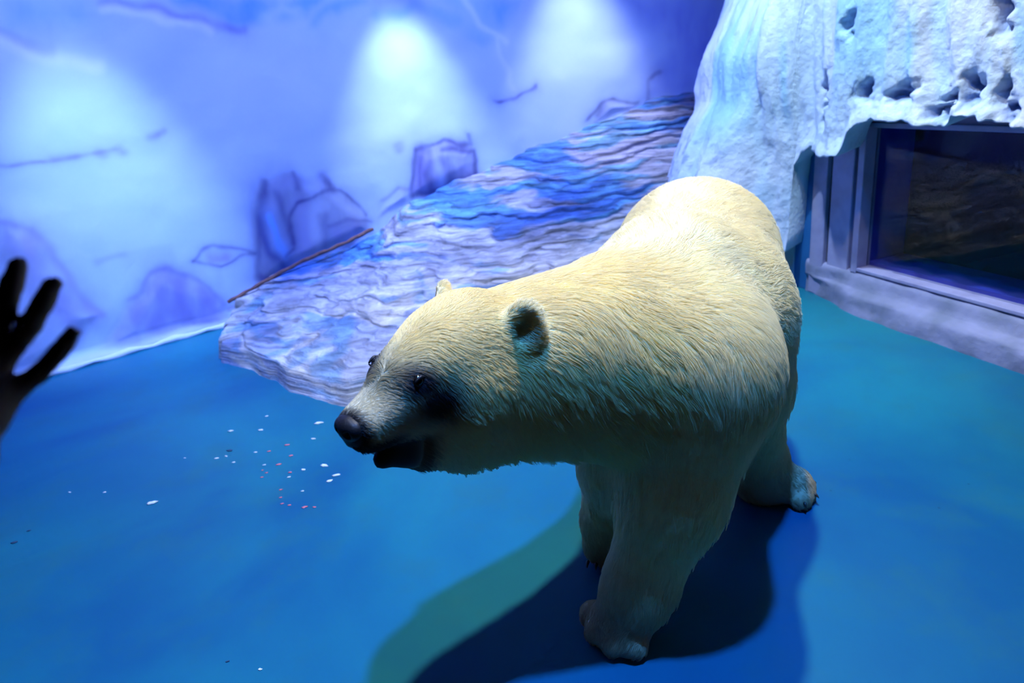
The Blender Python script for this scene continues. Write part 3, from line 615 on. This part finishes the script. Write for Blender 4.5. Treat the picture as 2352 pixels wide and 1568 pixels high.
cliff = np_mesh('ice_cliff', V1.reshape(-1, 3), grid_faces(NA, NH + 1), M_ice, colours=np.clip(col, .01, .92).reshape(-1, 3))
tag(cliff, 'white and cyan sculpted ice cliff hanging over the dark window', 'ice cliff')

# ================================================================== surfaces from blended shapes
def surface_nets(sd,lo,h):
    """dual-contour style surface of a sampled distance grid -> verts, quads"""
    nx,ny,nz=sd.shape
    ins=sd<0
    cs=[]
    for i in (0,1):
        for j in (0,1):
            for k in (0,1):
                cs.append((i,j,k))
    cnt=sum(ins[i:nx-1+i,j:ny-1+j,k:nz-1+k].astype(np.int8) for i,j,k in cs)
    act=(cnt>0)&(cnt<8)
    idx=-np.ones(act.shape,np.int64); a=np.argwhere(act); idx[act]=np.arange(len(a))
    acc=np.zeros((len(a),3)); n=np.zeros(len(a))
    for c0 in cs:
        for ax in range(3):
            if c0[ax]: continue
            c1=list(c0); c1[ax]=1
            s0=sd[a[:,0]+c0[0],a[:,1]+c0[1],a[:,2]+c0[2]]; s1=sd[a[:,0]+c1[0],a[:,1]+c1[1],a[:,2]+c1[2]]
            m=(s0<0)!=(s1<0)
            t=np.where(m,s0/np.where(m,s0-s1,1),0)
            p=np.tile(np.array(c0,float),(len(a),1)); p[:,ax]+=t
            acc[m]+=p[m]; n[m]+=1
    V=(a+acc/n[:,None])*h+lo
    Q=[]
    for ax in range(3):
        b,c=(ax+1)%3,(ax+2)%3
        s0=[slice(1,-1)]*3; s1=[slice(1,-1)]*3
        s0[ax]=slice(0,-1); s1[ax]=slice(1,None)
        A=ins[tuple(s0)]; B=ins[tuple(s1)]
        e=np.argwhere(A!=B)
        off=np.array([1,1,1]); off[ax]=0
        g=e+off
        sgn=A[tuple(e.T)]
        def cell(db,dc):
            q=g.copy(); q[:,b]-=db; q[:,c]-=dc
            return idx[q[:,0],q[:,1],q[:,2]]
        q=np.stack([cell(1,1),cell(0,1),cell(0,0),cell(1,0)],1)
        q[~sgn]=q[~sgn][:,::-1]
        Q.append(q)
    Q=np.concatenate(Q); Q=Q[(Q>=0).all(1)]
    return V,Q
def smin(a,b,k):
    h=np.clip(.5+.5*(b-a)/k,0,1)
    return b+(a-b)*h-k*h*(1-h)
def rcone(P,a,b,r1,r2):
    a=np.asarray(a,float);b=np.asarray(b,float)
    ba=b-a;l2=ba@ba;rr=r1-r2;a2=max(l2-rr*rr,1e-9);il2=1/l2
    pa=P-a;y=pa@ba;z=y-l2
    x2=((pa*l2-y[...,None]*ba)**2).sum(-1)
    y2=y*y*l2;z2=z*z*l2
    k=np.sign(rr)*rr*rr*x2
    o=(np.sqrt(x2*a2*il2)+y*rr)*il2-r1
    m1=np.sign(z)*a2*z2>k
    m2=np.sign(y)*a2*y2<k
    o=np.where(m2,np.sqrt(x2+y2)*il2-r1,o)
    o=np.where(m1,np.sqrt(x2+z2)*il2-r2,o)
    return o
def ell(P,c,r,M=None):
    """ellipsoid; rows of M are its axes"""
    p=P-np.asarray(c,float)
    if M is not None: p=p@np.asarray(M).T
    r=np.asarray(r,float)
    k0=np.sqrt(((p/r)**2).sum(-1)); k1=np.sqrt(((p/(r*r))**2).sum(-1))
    return k0*(k0-1)/np.maximum(k1,1e-9)
def build(prims,h,pad=.05):
    """prims: list of (kind,args,k,op) -> grid of smooth-unioned distances"""
    bbs=[]
    for kind,a,k,op in prims:
        if kind=='c':
            A,B,r1,r2=a; lo=np.minimum(np.array(A)-r1,np.array(B)-r2);hi=np.maximum(np.array(A)+r1,np.array(B)+r2)
        else:
            m=max(a[1]); lo=np.array(a[0])-m;hi=np.array(a[0])+m
        bbs.append((lo,hi))
    lo=np.min([b[0] for b in bbs],0)-pad;hi=np.max([b[1] for b in bbs],0)+pad
    n=np.ceil((hi-lo)/h).astype(int)+1
    sd=np.full(n,1.0,np.float64)
    for (kind,a,k,op),(l,u) in zip(prims,bbs):
        m=k+.03
        i0=np.maximum(np.floor((l-m-lo)/h).astype(int),0);i1=np.minimum(np.ceil((u+m-lo)/h).astype(int)+1,n)
        ax=[lo[d]+h*np.arange(i0[d],i1[d]) for d in range(3)]
        P=np.stack(np.meshgrid(*ax,indexing='ij'),-1)
        v=rcone(P,*a) if kind=='c' else ell(P,*a)
        s=tuple(slice(i0[d],i1[d]) for d in range(3))
        if op=='+': sd[s]=smin(sd[s],v,k)
        else: sd[s]=-smin(-sd[s],v,k)
    return sd,lo
def vnormals(V,Q):
    n=np.cross(V[Q[:,2]]-V[Q[:,0]],V[Q[:,3]]-V[Q[:,1]])
    N=np.zeros_like(V)
    for i in range(4): np.add.at(N,Q[:,i],n)
    return N/np.maximum(np.linalg.norm(N,axis=1,keepdims=True),1e-12)


def grow(shapes, h, floor_z=None):
    sd, lo = build([s[:4] for s in shapes], h)
    V, Q = surface_nets(sd, lo, h)
    if floor_z is not None:
        V[:, 2] = np.maximum(V[:, 2], floor_z)
    return V, Q

# ================================================================== the polar bear
HC = np.array((-.133, 1.308, .858)); HS = 1.05      # skull centre and size
HM = np.array(((-.654, -.751, .091), (.741, -.660, -.126), (.155, -.016, .988)))   # nose, left, up
def head_pt(x, y, z): return HC + HS * (np.array((x, y, z)) @ HM)
shapes = [(k, tuple(np.array(q) if isinstance(q, tuple) else q for q in a), kk, op, fl, rg) for k, a, kk, op, fl, rg in BEAR_SHAPE]
BV, BQ = grow(shapes, .0085, .003)
BN = vnormals(BV, BQ)
# how much each blended shape owns a point
Wt = []
for k, a, kk, op, fl, rg in shapes:
    d = rcone(BV, *a) if k == 'c' else ell(BV, *a)
    Wt.append(np.exp(-np.abs(d) / .022) * (op == '+'))
Wt = np.array(Wt); Wt /= Wt.sum(0) + 1e-9
flows = np.array([np.array(s[4]) / np.linalg.norm(s[4]) for s in shapes])
flow = Wt.T @ flows + np.array((0, 0, -.35))
flow -= BN * (flow * BN).sum(1, keepdims=True); flow /= np.linalg.norm(flow, axis=1, keepdims=True) + 1e-9
LEN = {'body': .050, 'neck': .046, 'leg': .040, 'paw': .011, 'head': .024, 'muzzle': .007, 'jaw': .024, 'ear': .013}
REG = {r: sum(Wt[i] for i, s in enumerate(shapes) if s[5] == r) for r in LEN}
flen = sum(REG[r] * LEN[r] for r in LEN)
q = (BV - HC) @ HM.T / HS                                # head coordinates
hx, hy, hz = q[:, 0], q[:, 1], q[:, 2]
def blob(c, r, p=2): return np.exp(-((((hx - c[0]) / r[0]) ** 2 + ((np.abs(hy) - c[1]) / r[1]) ** 2 + ((hz - c[2]) / r[2]) ** 2)) ** (p / 2))
eye_patch = np.maximum(1.3 * blob((.146, .062, .030), (.036, .045, .024)), 1.2 * blob((.115, .072, -.014), (.040, .05, .040)))  # dark fur around the eyes, with the shade of the hollow painted in
lips = np.clip(sstep(.085, .11, hx) * sstep(-.078, -.092, hz + .03 * (hx - .2)) * (np.abs(hy) < .1), 0, 1) * sstep(.06, .16, hx)
jawtip = sstep(.10, .15, hx) * sstep(-.085, -.10, hz)
muz = sstep(.10, .19, hx)
earin = np.zeros(len(BV))
for s in shapes:
    if s[5] == 'ear' and s[3] == '-':
        earin = np.maximum(earin, sstep(.008, -.001, ell(BV, s[1][0], s[1][1] * .8, s[1][2])))
pawr = REG['paw']
tint = fbm(BV[:, 0] * 5, BV[:, 1] * 5, BV[:, 2] * 5, seed=90); t2 = fbm(BV[:, 0] * 18, BV[:, 1] * 18, BV[:, 2] * 18, seed=91)
cream, warm, dirty, black = [np.array(c) for c in ((.94, .86, .58), (.93, .76, .35), (.38, .29, .17), (.018, .018, .022))]
yel = np.clip(.26 + .55 * (REG['head'] + REG['neck'] * .9) + .9 * (tint - .5), 0, 1)
coat = cream * (1 - yel[:, None]) + warm * yel[:, None]
def lay(c, f): 
    global coat
    f = np.clip(f, 0, 1)[:, None]; coat = coat * (1 - f) + np.array(c) * f
lay(dirty, pawr * .75 + .25 * (t2 - .5) * REG['leg'])
lay((.34, .30, .22), muz * .55)
lay((.045, .045, .055), eye_patch * 1.15)
lay((.02, .02, .024), sstep(.228, .245, hx)); lay((.02, .02, .024), sstep(.15, .2, hx) * sstep(-.058, -.07, hz)); lay((.03, .03, .035), lips * .97); lay((.02, .02, .024), jawtip)
lay((.05, .05, .055), earin * .8)
coat *= (.9 + .2 * t2)[:, None]

def coat_mat(name, hair):
    M = bpy.data.materials.new(name); M.use_nodes = True
    nt = M.node_tree; b = nt.nodes['Principled BSDF']; N = nt.nodes.new; Lk = nt.links.new
    a = N('ShaderNodeAttribute'); a.attribute_name = 'coat'
    Lk(a.outputs['Color'], b.inputs['Base Color'])
    b.inputs['Roughness'].default_value = .45 if hair else .7
    b.inputs['Specular IOR Level'].default_value = .35 if hair else .15
    if hair:
        tr = N('ShaderNodeBsdfTranslucent'); Lk(a.outputs['Color'], tr.inputs[0])
        mx = N('ShaderNodeMixShader'); mx.inputs[0].default_value = .42
        Lk(b.outputs[0], mx.inputs[1]); Lk(tr.outputs[0], mx.inputs[2]); Lk(mx.outputs[0], nt.nodes['Material Output'].inputs[0])
    return M
M_skin = coat_mat('bear_coat', False); M_fur = coat_mat('bear_fur', True)
M_nose = mat('wet_black_nose', (.008, .008, .010), .5, .25, bump=(160, .4, .002))
M_eye = mat('dark_eye', (.012, .009, .008), .08, .6)
M_claw = mat('dark_claw', (.03, .026, .022), .35, .5)

bear = empty('polar_bear', (.45, 1.75, 0))
BO = np.array((.45, 1.75, 0.0))
tag(bear, 'cream white polar bear standing on the turquoise floor, head turned to the hand', 'bear')
np_mesh('body', BV - BO, BQ, M_skin, bear, colours=np.clip(coat, .005, .95), attr='coat')

# fur: strands combed along the body, gathered into tufts
rng = np.random.default_rng(7)
tri = np.concatenate([BQ[:, [0, 1, 2]], BQ[:, [0, 2, 3]]])
e1, e2 = BV[tri[:, 1]] - BV[tri[:, 0]], BV[tri[:, 2]] - BV[tri[:, 0]]
area = .5 * np.linalg.norm(np.cross(e1, e2), axis=1)
dens = (1 + 2.2 * (REG['head'] + REG['muzzle'] * 1.6 + REG['jaw'] + REG['ear'] * 1.5) + .4 * REG['paw'])[tri].mean(1)
NH_ = 330000
pick = rng.choice(len(tri), NH_, p=area * dens / (area * dens).sum())
r1, r2 = np.sqrt(rng.random(NH_)), rng.random(NH_)
bc = np.stack([1 - r1, r1 * (1 - r2), r1 * r2], 1)
def at(A): return (A[tri[pick]] * bc.reshape(bc.shape + (1,) * (A.ndim - 1))).sum(1)
root, hn, hfw, hl_, hcol = at(BV), at(BN), at(flow), at(flen), at(coat)
lq = (root - HC) @ HM.T / HS
eyeL, eyeR = None, None
keep = (root[:, 2] > .012)
for s in (-1, 1):
    c_ = np.array((.150, s * .054, .036)); keep &= np.linalg.norm(lq - c_, axis=1) > .012
keep &= ~((lq[:, 0] > .25) & (np.abs(lq[:, 1]) < .04))
keep &= ~((at(jawtip) > .5) | (at(lips) > .7))
root, hn, hfw, hl_, hcol = [a[keep] for a in (root, hn, hfw, hl_, hcol)]
n = len(root)
hn /= np.linalg.norm(hn, axis=1, keepdims=True); hfw -= hn * (hfw * hn).sum(1, keepdims=True); hfw /= np.linalg.norm(hfw, axis=1, keepdims=True) + 1e-9
side = np.cross(hn, hfw)
big = fbm(root[:, 0] * 9, root[:, 1] * 9, root[:, 2] * 9, seed=95); fine = fbm(root[:, 0] * 45, root[:, 1] * 45, root[:, 2] * 45, seed=96)
L_ = hl_ * (.7 + .5 * rng.random(n)) * (.75 + .5 * fine)
under = np.clip(-hn[:, 2] + .15, 0, 1); L_ = L_ * (1 + .35 * under)
lift = .20 + .22 * rng.random(n) + .16 * under
sway = (big - .5) * 1.6 + (fine - .5) * 1.3 + rng.normal(0, .12, n)
dirn = hfw + side * sway[:, None]
dirn /= np.linalg.norm(dirn, axis=1, keepdims=True)
K = 6
ts = np.linspace(0, 1, K)
pts = np.zeros((n, K, 3))
down = np.array((0, 0, -1.0))
for j, t in enumerate(ts):
    rise = L_ * (lift * (t - .55 * t * t)); run = L_ * (.95 * t)
    pts[:, j] = root + hn * rise[:, None] + dirn * run[:, None] + down * (L_ * .16 * t * t)[:, None]
# tufts: strand tips lean to the tip of a neighbouring guide strand
NG = 24000
gi = rng.choice(n, NG, replace=False)
kd = kdtree.KDTree(NG)
for i, g in enumerate(gi): kd.insert(root[g], i)
kd.balance()
near = np.array([kd.find(p)[1] for p in root])
guide = pts[gi[near]]
clump = np.clip(.25 + 1.1 * (fbm(root[:, 0] * 6, root[:, 1] * 6, root[:, 2] * 6, seed=97) - .35) + .45 * np.clip(.45 - hn[:, 2], -.6, 1), .05, .85)
for j, t in enumerate(ts):
    k_ = (clump * t ** 1.3)[:, None]
    pts[:, j] = pts[:, j] * (1 - k_) + (guide[:, j] + (root - guide[:, 0]) * .15) * k_
pts[:, :, 2] = np.maximum(pts[:, :, 2], .002)
hc = bpy.data.hair_curves.new('fur')
hc.add_curves([K] * n)
hc.attributes['position'].data.foreach_set('vector', (pts - BO).astype(np.float32).ravel())
ra = hc.attributes.get('radius') or hc.attributes.new('radius', 'FLOAT', 'POINT')
rad = np.outer(np.where(hl_ < .012, .00034, .00044), 1 - .8 * ts ** 1.5)
ra.data.foreach_set('value', rad.astype(np.float32).ravel())
ca = hc.attributes.new('coat', 'FLOAT_COLOR', 'CURVE')
cc = np.ones((n, 4), np.float32); cc[:, :3] = np.clip(hcol * (.94 + .12 * rng.random((n, 1))), .004, .97)
ca.data.foreach_set('color', cc.ravel())
hc.materials.append(M_fur)
fur = link(bpy.data.objects.new('fur', hc), bear); fur['kind'] = 'stuff'; fur['label'] = 'long cream fur gathered in tufts'

# nose pad with nostrils
nc = head_pt(.258, 0, -.046)
nsh = [('c', (head_pt(.248, -.014, -.043), head_pt(.248, .014, -.043), .0185 * HS, .0185 * HS), .01, '+'), ('c', (head_pt(.228, 0, -.040), head_pt(.25, 0, -.043), .021 * HS, .019 * HS), .01, '+'), ('e', (head_pt(.246, 0, -.064), np.array((.013, .013, .018)) * HS, HM), .012, '+')]
for s in (-1, 1):
    nsh.append(('e', (head_pt(.267, s * .014, -.047), np.array((.010, .006, .007)) * HS, HM), .004, '-'))
NVv, NQ = grow(nsh, .0022)
o = np_mesh('nose', NVv - BO, NQ, M_nose, bear); o['label'] = 'wet black nose pad'
# eyes seated in the dark patches
for s in (-1, 1):
    mk = (np.abs(hx - .150) < .012) & (np.abs(hz - .034) < .012) & (hy * s > 0)
    p = BV[mk][np.argmax((hy * s)[mk])]
    c_ = p - HM[1] * s * .007
    EV, EQ = grow([('e', (c_, np.array((.0125, .0125, .0125))), .003, '+')], .0022)
    o = np_mesh('eye', EV - BO, EQ, M_eye, bear); o['label'] = 'small dark eye'
    bm = bmesh.new()
    for z_, r_ in ((.0095, .0042), (-.0085, .0034)):
        tube(bm, [Vector(c_ + s * HM[1] * .0085 + HM[0] * x_ + HM[2] * (z_ - 6 * np.sign(z_) * x_ * x_ * 6) - BO) for x_ in np.linspace(-.015, .015, 9)], [r_ * (1 - .6 * abs(i - 4) / 4) for i in range(9)], 8)
    bm_obj('eyelid', bm, M_nose, bear, True)
# claws on every toe
def claw(p, d):
    d = np.array(d, float); d /= np.linalg.norm(d); bm = bmesh.new()
    pp_ = [Vector(np.array(p) + d * t * .014 + np.array((0, 0, .003 - .010 * t * t)) - BO) for t in np.linspace(-.3, 1, 7)]
    tube(bm, pp_, [.0055, .0055, .0053, .0046, .0036, .0024, .0008], 8)
    bm_obj('claw', bm, M_claw, bear, True)
toes = [s for s in shapes if s[5] == 'paw' and s[1][3] < .036]
for s in toes:
    a, b = s[1][0], s[1][1]; d = (b - a); d[2] = 0; d = d / np.linalg.norm(d)
    claw(b + d * s[1][3] * .92 + np.array((0, 0, .004)), d)
for c_, d in (((.203, 1.688, .03), (-.3, -.95, 0)), ((.474, 2.264, .03), (-.4, -.9, 0))):
    d = np.array(d) / np.linalg.norm(d); sd2 = np.array((-d[1], d[0], 0))
    for k in (-1.5, -.5, .5, 1.5):
        claw(np.array(c_) + d * (.062 - .006 * abs(k)) + sd2 * k * .026, d)

# ================================================================== scraps on the floor
M_w = mat('pale_scrap', (.70, .74, .74), .6, noise_col=(60, (.45, .55, .62), .4, .7)); M_p = mat('pink_scrap', (.62, .13, .16), .6, noise_col=(60, (.70, .30, .34), .4, .7)); M_d = mat('dark_scrap', (.015, .05, .10), .7)
random.seed(11)
def scrap(x, y, ln, m_, label, grp, name, cat):
    bm = bmesh.new(); k = 11; a0 = random.uniform(-.35, .35)
    top, mid_, bot = [], [], []
    for i in range(k):
        t = 2 * math.pi * i / k; r = random.uniform(.65, 1.1)
        ex, ey = math.cos(t) * ln * .42 * r, math.sin(t) * ln * .21 * r
        X_, Y_ = ex * math.cos(a0) - ey * math.sin(a0), ex * math.sin(a0) + ey * math.cos(a0)
        th = ln * random.uniform(.04, .10) + .001
        bot.append(bm.verts.new((X_ * .9, Y_ * .9, 0))); mid_.append(bm.verts.new((X_, Y_, th * .5))); top.append(bm.verts.new((X_ * .72, Y_ * .72, th)))
    c_ = bm.verts.new((0, 0, ln * .10 + .001))
    for i in range(k):
        j = (i + 1) % k
        bm.faces.new((bot[i], bot[j], mid_[j], mid_[i])); bm.faces.new((mid_[i], mid_[j], top[j], top[i])); bm.faces.new((top[i], top[j], c_))
    bm.faces.new(bot[::-1])
    o = bm_obj(name, bm, m_, None, True); o.location = (x, y, .0005); tag(o, label, cat, grp)
for i, (x, y, ln, kd_) in enumerate(SCRAPS):
    if kd_ == 'w':
        far = i in (16, 17, 18, 19, 15)
        lab = {16: 'lone white scrap at the front edge of the floor', 15: 'pale scrap alone on the blue floor left of the others'}.get(i, 'small white food scrap scattered on the floor below the bear\'s muzzle' if not far else 'tiny white scrap on the floor near the hand')
        scrap(x, y, ln * .8, M_w, lab, None if i in (15, 16) else ('white food scraps near the hand' if far else 'white food scraps on the floor'), 'food_scrap', 'scrap')
    elif kd_ == 'p':
        scrap(x, y, ln * .85, M_p, 'small pink food scrap scattered on the floor below the bear\'s muzzle', 'pink food scraps on the floor', 'food_scrap', 'scrap')
    else:
        lab = {35: 'dark leaf scrap among the white food scraps', 36: 'larger dark scrap at the left edge of the floor below the hand', 37: 'smaller dark scrap at the left edge of the floor below the hand', 38: 'dark scrap beside the lone white scrap at the front'}[i]
        scrap(x, y, ln * .9, M_d, lab, None, 'leaf_scrap', 'scrap')

# ================================================================== the visitor with a raised hand
PO = np.array((-.84, 0, 0.0))
M_pskin = mat('skin', (.26, .15, .10), .6, .3); M_jacket = mat('black_jacket', (.014, .013, .016), .85, .15, bump=(120, .3, .003)); M_trs = mat('dark_trousers', (.012, .014, .022), .85, .15); M_hair = mat('black_hair', (.010, .009, .009), .55, .3, bump=(200, .6, .004)); M_shoe = mat('black_shoe', (.012, .012, .012), .5, .4)
person = empty('person', tuple(PO))
tag(person, 'person in black jacket raising a spread hand to the glass, seen as a silhouette', 'person')
def cc_(a, b, r1, r2, k=.012): return ('c', (np.array(a, float), np.array(b, float), r1, r2), k, '+')
HAND = dict(
    m=[(-.3878, .4722, 1.2486), (-.3799, .5029, 1.2723), (-.3768, .5213, 1.2923), (-.3741, .5312, 1.3039)],
    r=[(-.3773, .4681, 1.2380), (-.3602, .4993, 1.2631), (-.3533, .5157, 1.2778), (-.3493, .5248, 1.2873)],
    p=[(-.3717, .4561, 1.2190), (-.3529, .4794, 1.2313), (-.3402, .4915, 1.2431), (-.3318, .5007, 1.2528)],
    i=[(-.4059, .4752, 1.2564), (-.4055, .5057, 1.2796), (-.4039, .5243, 1.2999), (-.4026, .5346, 1.3126)],
    t=[(-.3990, .4240, 1.2190), (-.4171, .4506, 1.2481), (-.4402, .4732, 1.2649), (-.4565, .4901, 1.2808)])
hs = []
RD = dict(m=(.0100, .0088, .0082, .0075), r=(.0088, .0084, .0080, .0073), p=(.0088, .0076, .0072, .0067), i=(.0100, .0088, .0082, .0075), t=(.014, .0115, .010, .0085))
wrist = np.array((-.3798, .4107, 1.2007)); elbow = np.array((-.49, .24, 1.09)); shR = np.array((-.665, .03, 1.27))
for k_, P in HAND.items():
    for j in range(3): hs.append(cc_(P[j], P[j + 1], RD[k_][j], RD[k_][j + 1], .0025))
for k_ in 'mrpi':
    hs.append(cc_(wrist, HAND[k_][0], .016, .0115, .006))
hs.append(cc_(wrist, HAND['t'][0], .018, .016, .012))
for a_, b_ in ('im', 'mr', 'rp'):
    A0, B0 = np.array(HAND[a_][0]), np.array(HAND[b_][0]); dn = (wrist - (A0 + B0) / 2) * .22
    hs.append(cc_(A0 + dn, B0 + dn, .0105, .0105, .008))
hs.append(cc_(wrist, elbow, .021, .034, .015))
hd = np.array((-.83, .03, 1.47))
bs = hs + [cc_(elbow, shR, .036, .046, .03), cc_((-.84, .0, 1.24), (-.84, .0, 1.36), .06, .052, .04),
    cc_((-.84, 0, 1.20), (-.84, .01, .92), .125, .115, .06), cc_(shR, (-1.015, -.02, 1.27), .05, .05, .05),
    cc_((-1.015, -.02, 1.27), (-1.05, .0, 1.0), .048, .036, .03), cc_((-1.05, .0, 1.0), (-1.03, .08, .78), .035, .024, .02), cc_((-1.03, .08, .78), (-1.02, .11, .70), .026, .018, .02),
    ('e', (hd, np.array((.075, .092, .108))), .03, '+'), cc_(hd + (0, .03, -.03), hd + (0, .055, -.085), .06, .04, .03),
    ('e', (hd + (0, .098, -.025), np.array((.012, .018, .022))), .012, '+'), ('e', (hd + (0, .088, -.068), np.array((.022, .01, .007))), .006, '+')]
for s in (-1, 1):
    bs += [('e', (hd + (s * .076, -.005, -.02), np.array((.012, .02, .032))), .008, '+'), ('e', (hd + (s * .031, .094, .0), np.array((.016, .012, .009))), .006, '-'),
           cc_((-.84 + s * .085, 0, .86), (-.84 + s * .09, .02, .47), .088, .055, .05), cc_((-.84 + s * .09, .02, .47), (-.84 + s * .095, 0, .09), .052, .034, .03), cc_((-.84 + s * .095, 0, .06), (-.84 + s * .10, .14, .04), .038, .03, .02)]
for k_ in range(4):
    q0 = np.array((-1.02 - .012 * (k_ - 1.5), .115 + .012 * k_, .69)); bs += [cc_(q0, q0 + (0, .012, -.045), .009, .008, .004), cc_(q0 + (0, .012, -.045), q0 + (0, .0, -.075), .008, .0065, .004)]
bs += [cc_((-1.02, .13, .71), (-1.0, .16, .66), .011, .008, .006)]
PV_, PQ = grow(bs, .0055, .01)
np_mesh('body', PV_ - PO, PQ, M_pskin, person)
jk = [cc_((-.84, 0, 1.22), (-.84, .01, .88), .15, .145, .06), cc_(shR, (-1.015, -.02, 1.27), .065, .065, .05), cc_(elbow, shR, .05, .062, .03), cc_(elbow + (wrist - elbow) * .86, elbow, .034, .05, .02),
      cc_((-1.015, -.02, 1.27), (-1.05, .0, 1.0), .062, .05, .03), cc_((-1.05, .0, 1.0), (-1.032, .075, .80), .05, .04, .02), cc_((-.84, 0, 1.30), (-.84, 0, 1.34), .068, .066, .02)]
JV, JQ = grow(jk, .011); np_mesh('jacket', JV - PO, JQ, M_jacket, person)
tr = [cc_((-.84, 0, .92), (-.84, 0, .86), .135, .14, .05)]
for s in (-1, 1):
    tr += [cc_((-.84 + s * .08, 0, .86), (-.84 + s * .09, .02, .47), .105, .072, .05), cc_((-.84 + s * .09, .02, .47), (-.84 + s * .095, 0, .12), .072, .056, .03)]
TV, TQ = grow(tr, .012); np_mesh('trousers', TV - PO, TQ, M_trs, person)
hr = [('e', (hd + (0, -.018, .022), np.array((.088, .098, .108))), .02, '+'), ('e', (hd + (0, .09, -.05), np.array((.075, .085, .105))), .01, '-'), cc_(hd + (0, -.07, .0), hd + (0, -.085, -.13), .06, .045, .03)]
HV, HQ = grow(hr, .008); np_mesh('hair', HV - PO, HQ, M_hair, person)
for s in (-1, 1):
    SV, SQ = grow([cc_((-.84 + s * .095, -.01, .055), (-.84 + s * .10, .15, .045), .05, .042, .02)], .01, .002); np_mesh('shoe', SV - PO, SQ, M_shoe, person)

# ================================================================== lamps
def aim_matrix(loc, aim):
    d = (Vector(aim) - Vector(loc)).normalized()
    return d.to_track_quat('-Z', 'Y').to_matrix().to_4x4(), d
for nm, loc, aim, colr, watts, cone, blend, rad, label in SPOTS:
    lo = empty('spotlight', loc); tag(lo, label, 'lamp')
    mt, d = aim_matrix(loc, aim)
    bm = bmesh.new()
    prof = [(.045, .16), (.055, .155), (.06, .02), (.066, .0), (.06, -.004), (.05, .006)]
    rings = [[bm.verts.new(mt @ Vector((math.cos(t) * r, math.sin(t) * r, z + .012))) for t in [2 * math.pi * k / 20 for k in range(20)]] for r, z in prof]
    for a, b in zip(rings, rings[1:]):
        for k in range(20): bm.faces.new((a[k], a[(k + 1) % 20], b[(k + 1) % 20], b[k]))
    bm.faces.new(rings[0])
    bm_obj('housing', bm, M_lamp, lo, True)
    bm = bmesh.new()
    ring = [bm.verts.new(mt @ Vector((math.cos(t) * .05, math.sin(t) * .05, .02))) for t in [2 * math.pi * k / 20 for k in range(20)]]
    bm.faces.new(ring[::-1]); bm_obj('lens', bm, M_lens, lo)
    bm = bmesh.new()
    tube(bm, [mt @ Vector((0, 0, .17)), Vector((0, 0, max(.2, 4.8 - loc[2])))], .012, 8)
    bm_obj('stem', bm, M_lamp, lo, True)
    ld = bpy.data.lights.new('spot_beam', 'SPOT'); ld.energy = watts; ld.color = colr; ld.spot_size = math.radians(cone); ld.spot_blend = blend; ld.shadow_soft_size = rad
    l = bpy.data.objects.new('spot_beam', ld); link(l, lo)
    l.matrix_local = Matrix.Translation(d * .02) @ mt
for loc, aim, colr, watts, sx, sy, label in FLOODS:
    lo = empty('flood_light', loc); tag(lo, label, 'lamp')
    mt, d = aim_matrix(loc, aim)
    bm = bmesh.new()
    frame_box(bm, (0, 0, 0), mt @ Vector((1, 0, 0)), mt @ Vector((0, 1, 0)), mt @ Vector((0, 0, 1)), (-sx / 2 - .03, -sy / 2 - .03, .015), (sx / 2 + .03, sy / 2 + .03, .09), .008)
    bm_obj('housing', bm, M_lamp, lo)
    for s in (-1, 1):
        bm = bmesh.new(); p = mt @ Vector((s * sx * .4, 0, .08)); tube(bm, [p, Vector((p.x, p.y, 4.8 - loc[2]))], .01, 8); bm_obj('stem', bm, M_lamp, lo, True)
    ld = bpy.data.lights.new('flood_beam', 'AREA'); ld.shape = 'RECTANGLE'; ld.size = sx; ld.size_y = sy; ld.energy = watts; ld.color = colr
    ld.spread = math.radians(75)
    l = bpy.data.objects.new('flood_beam', ld); link(l, lo); l.matrix_local = mt
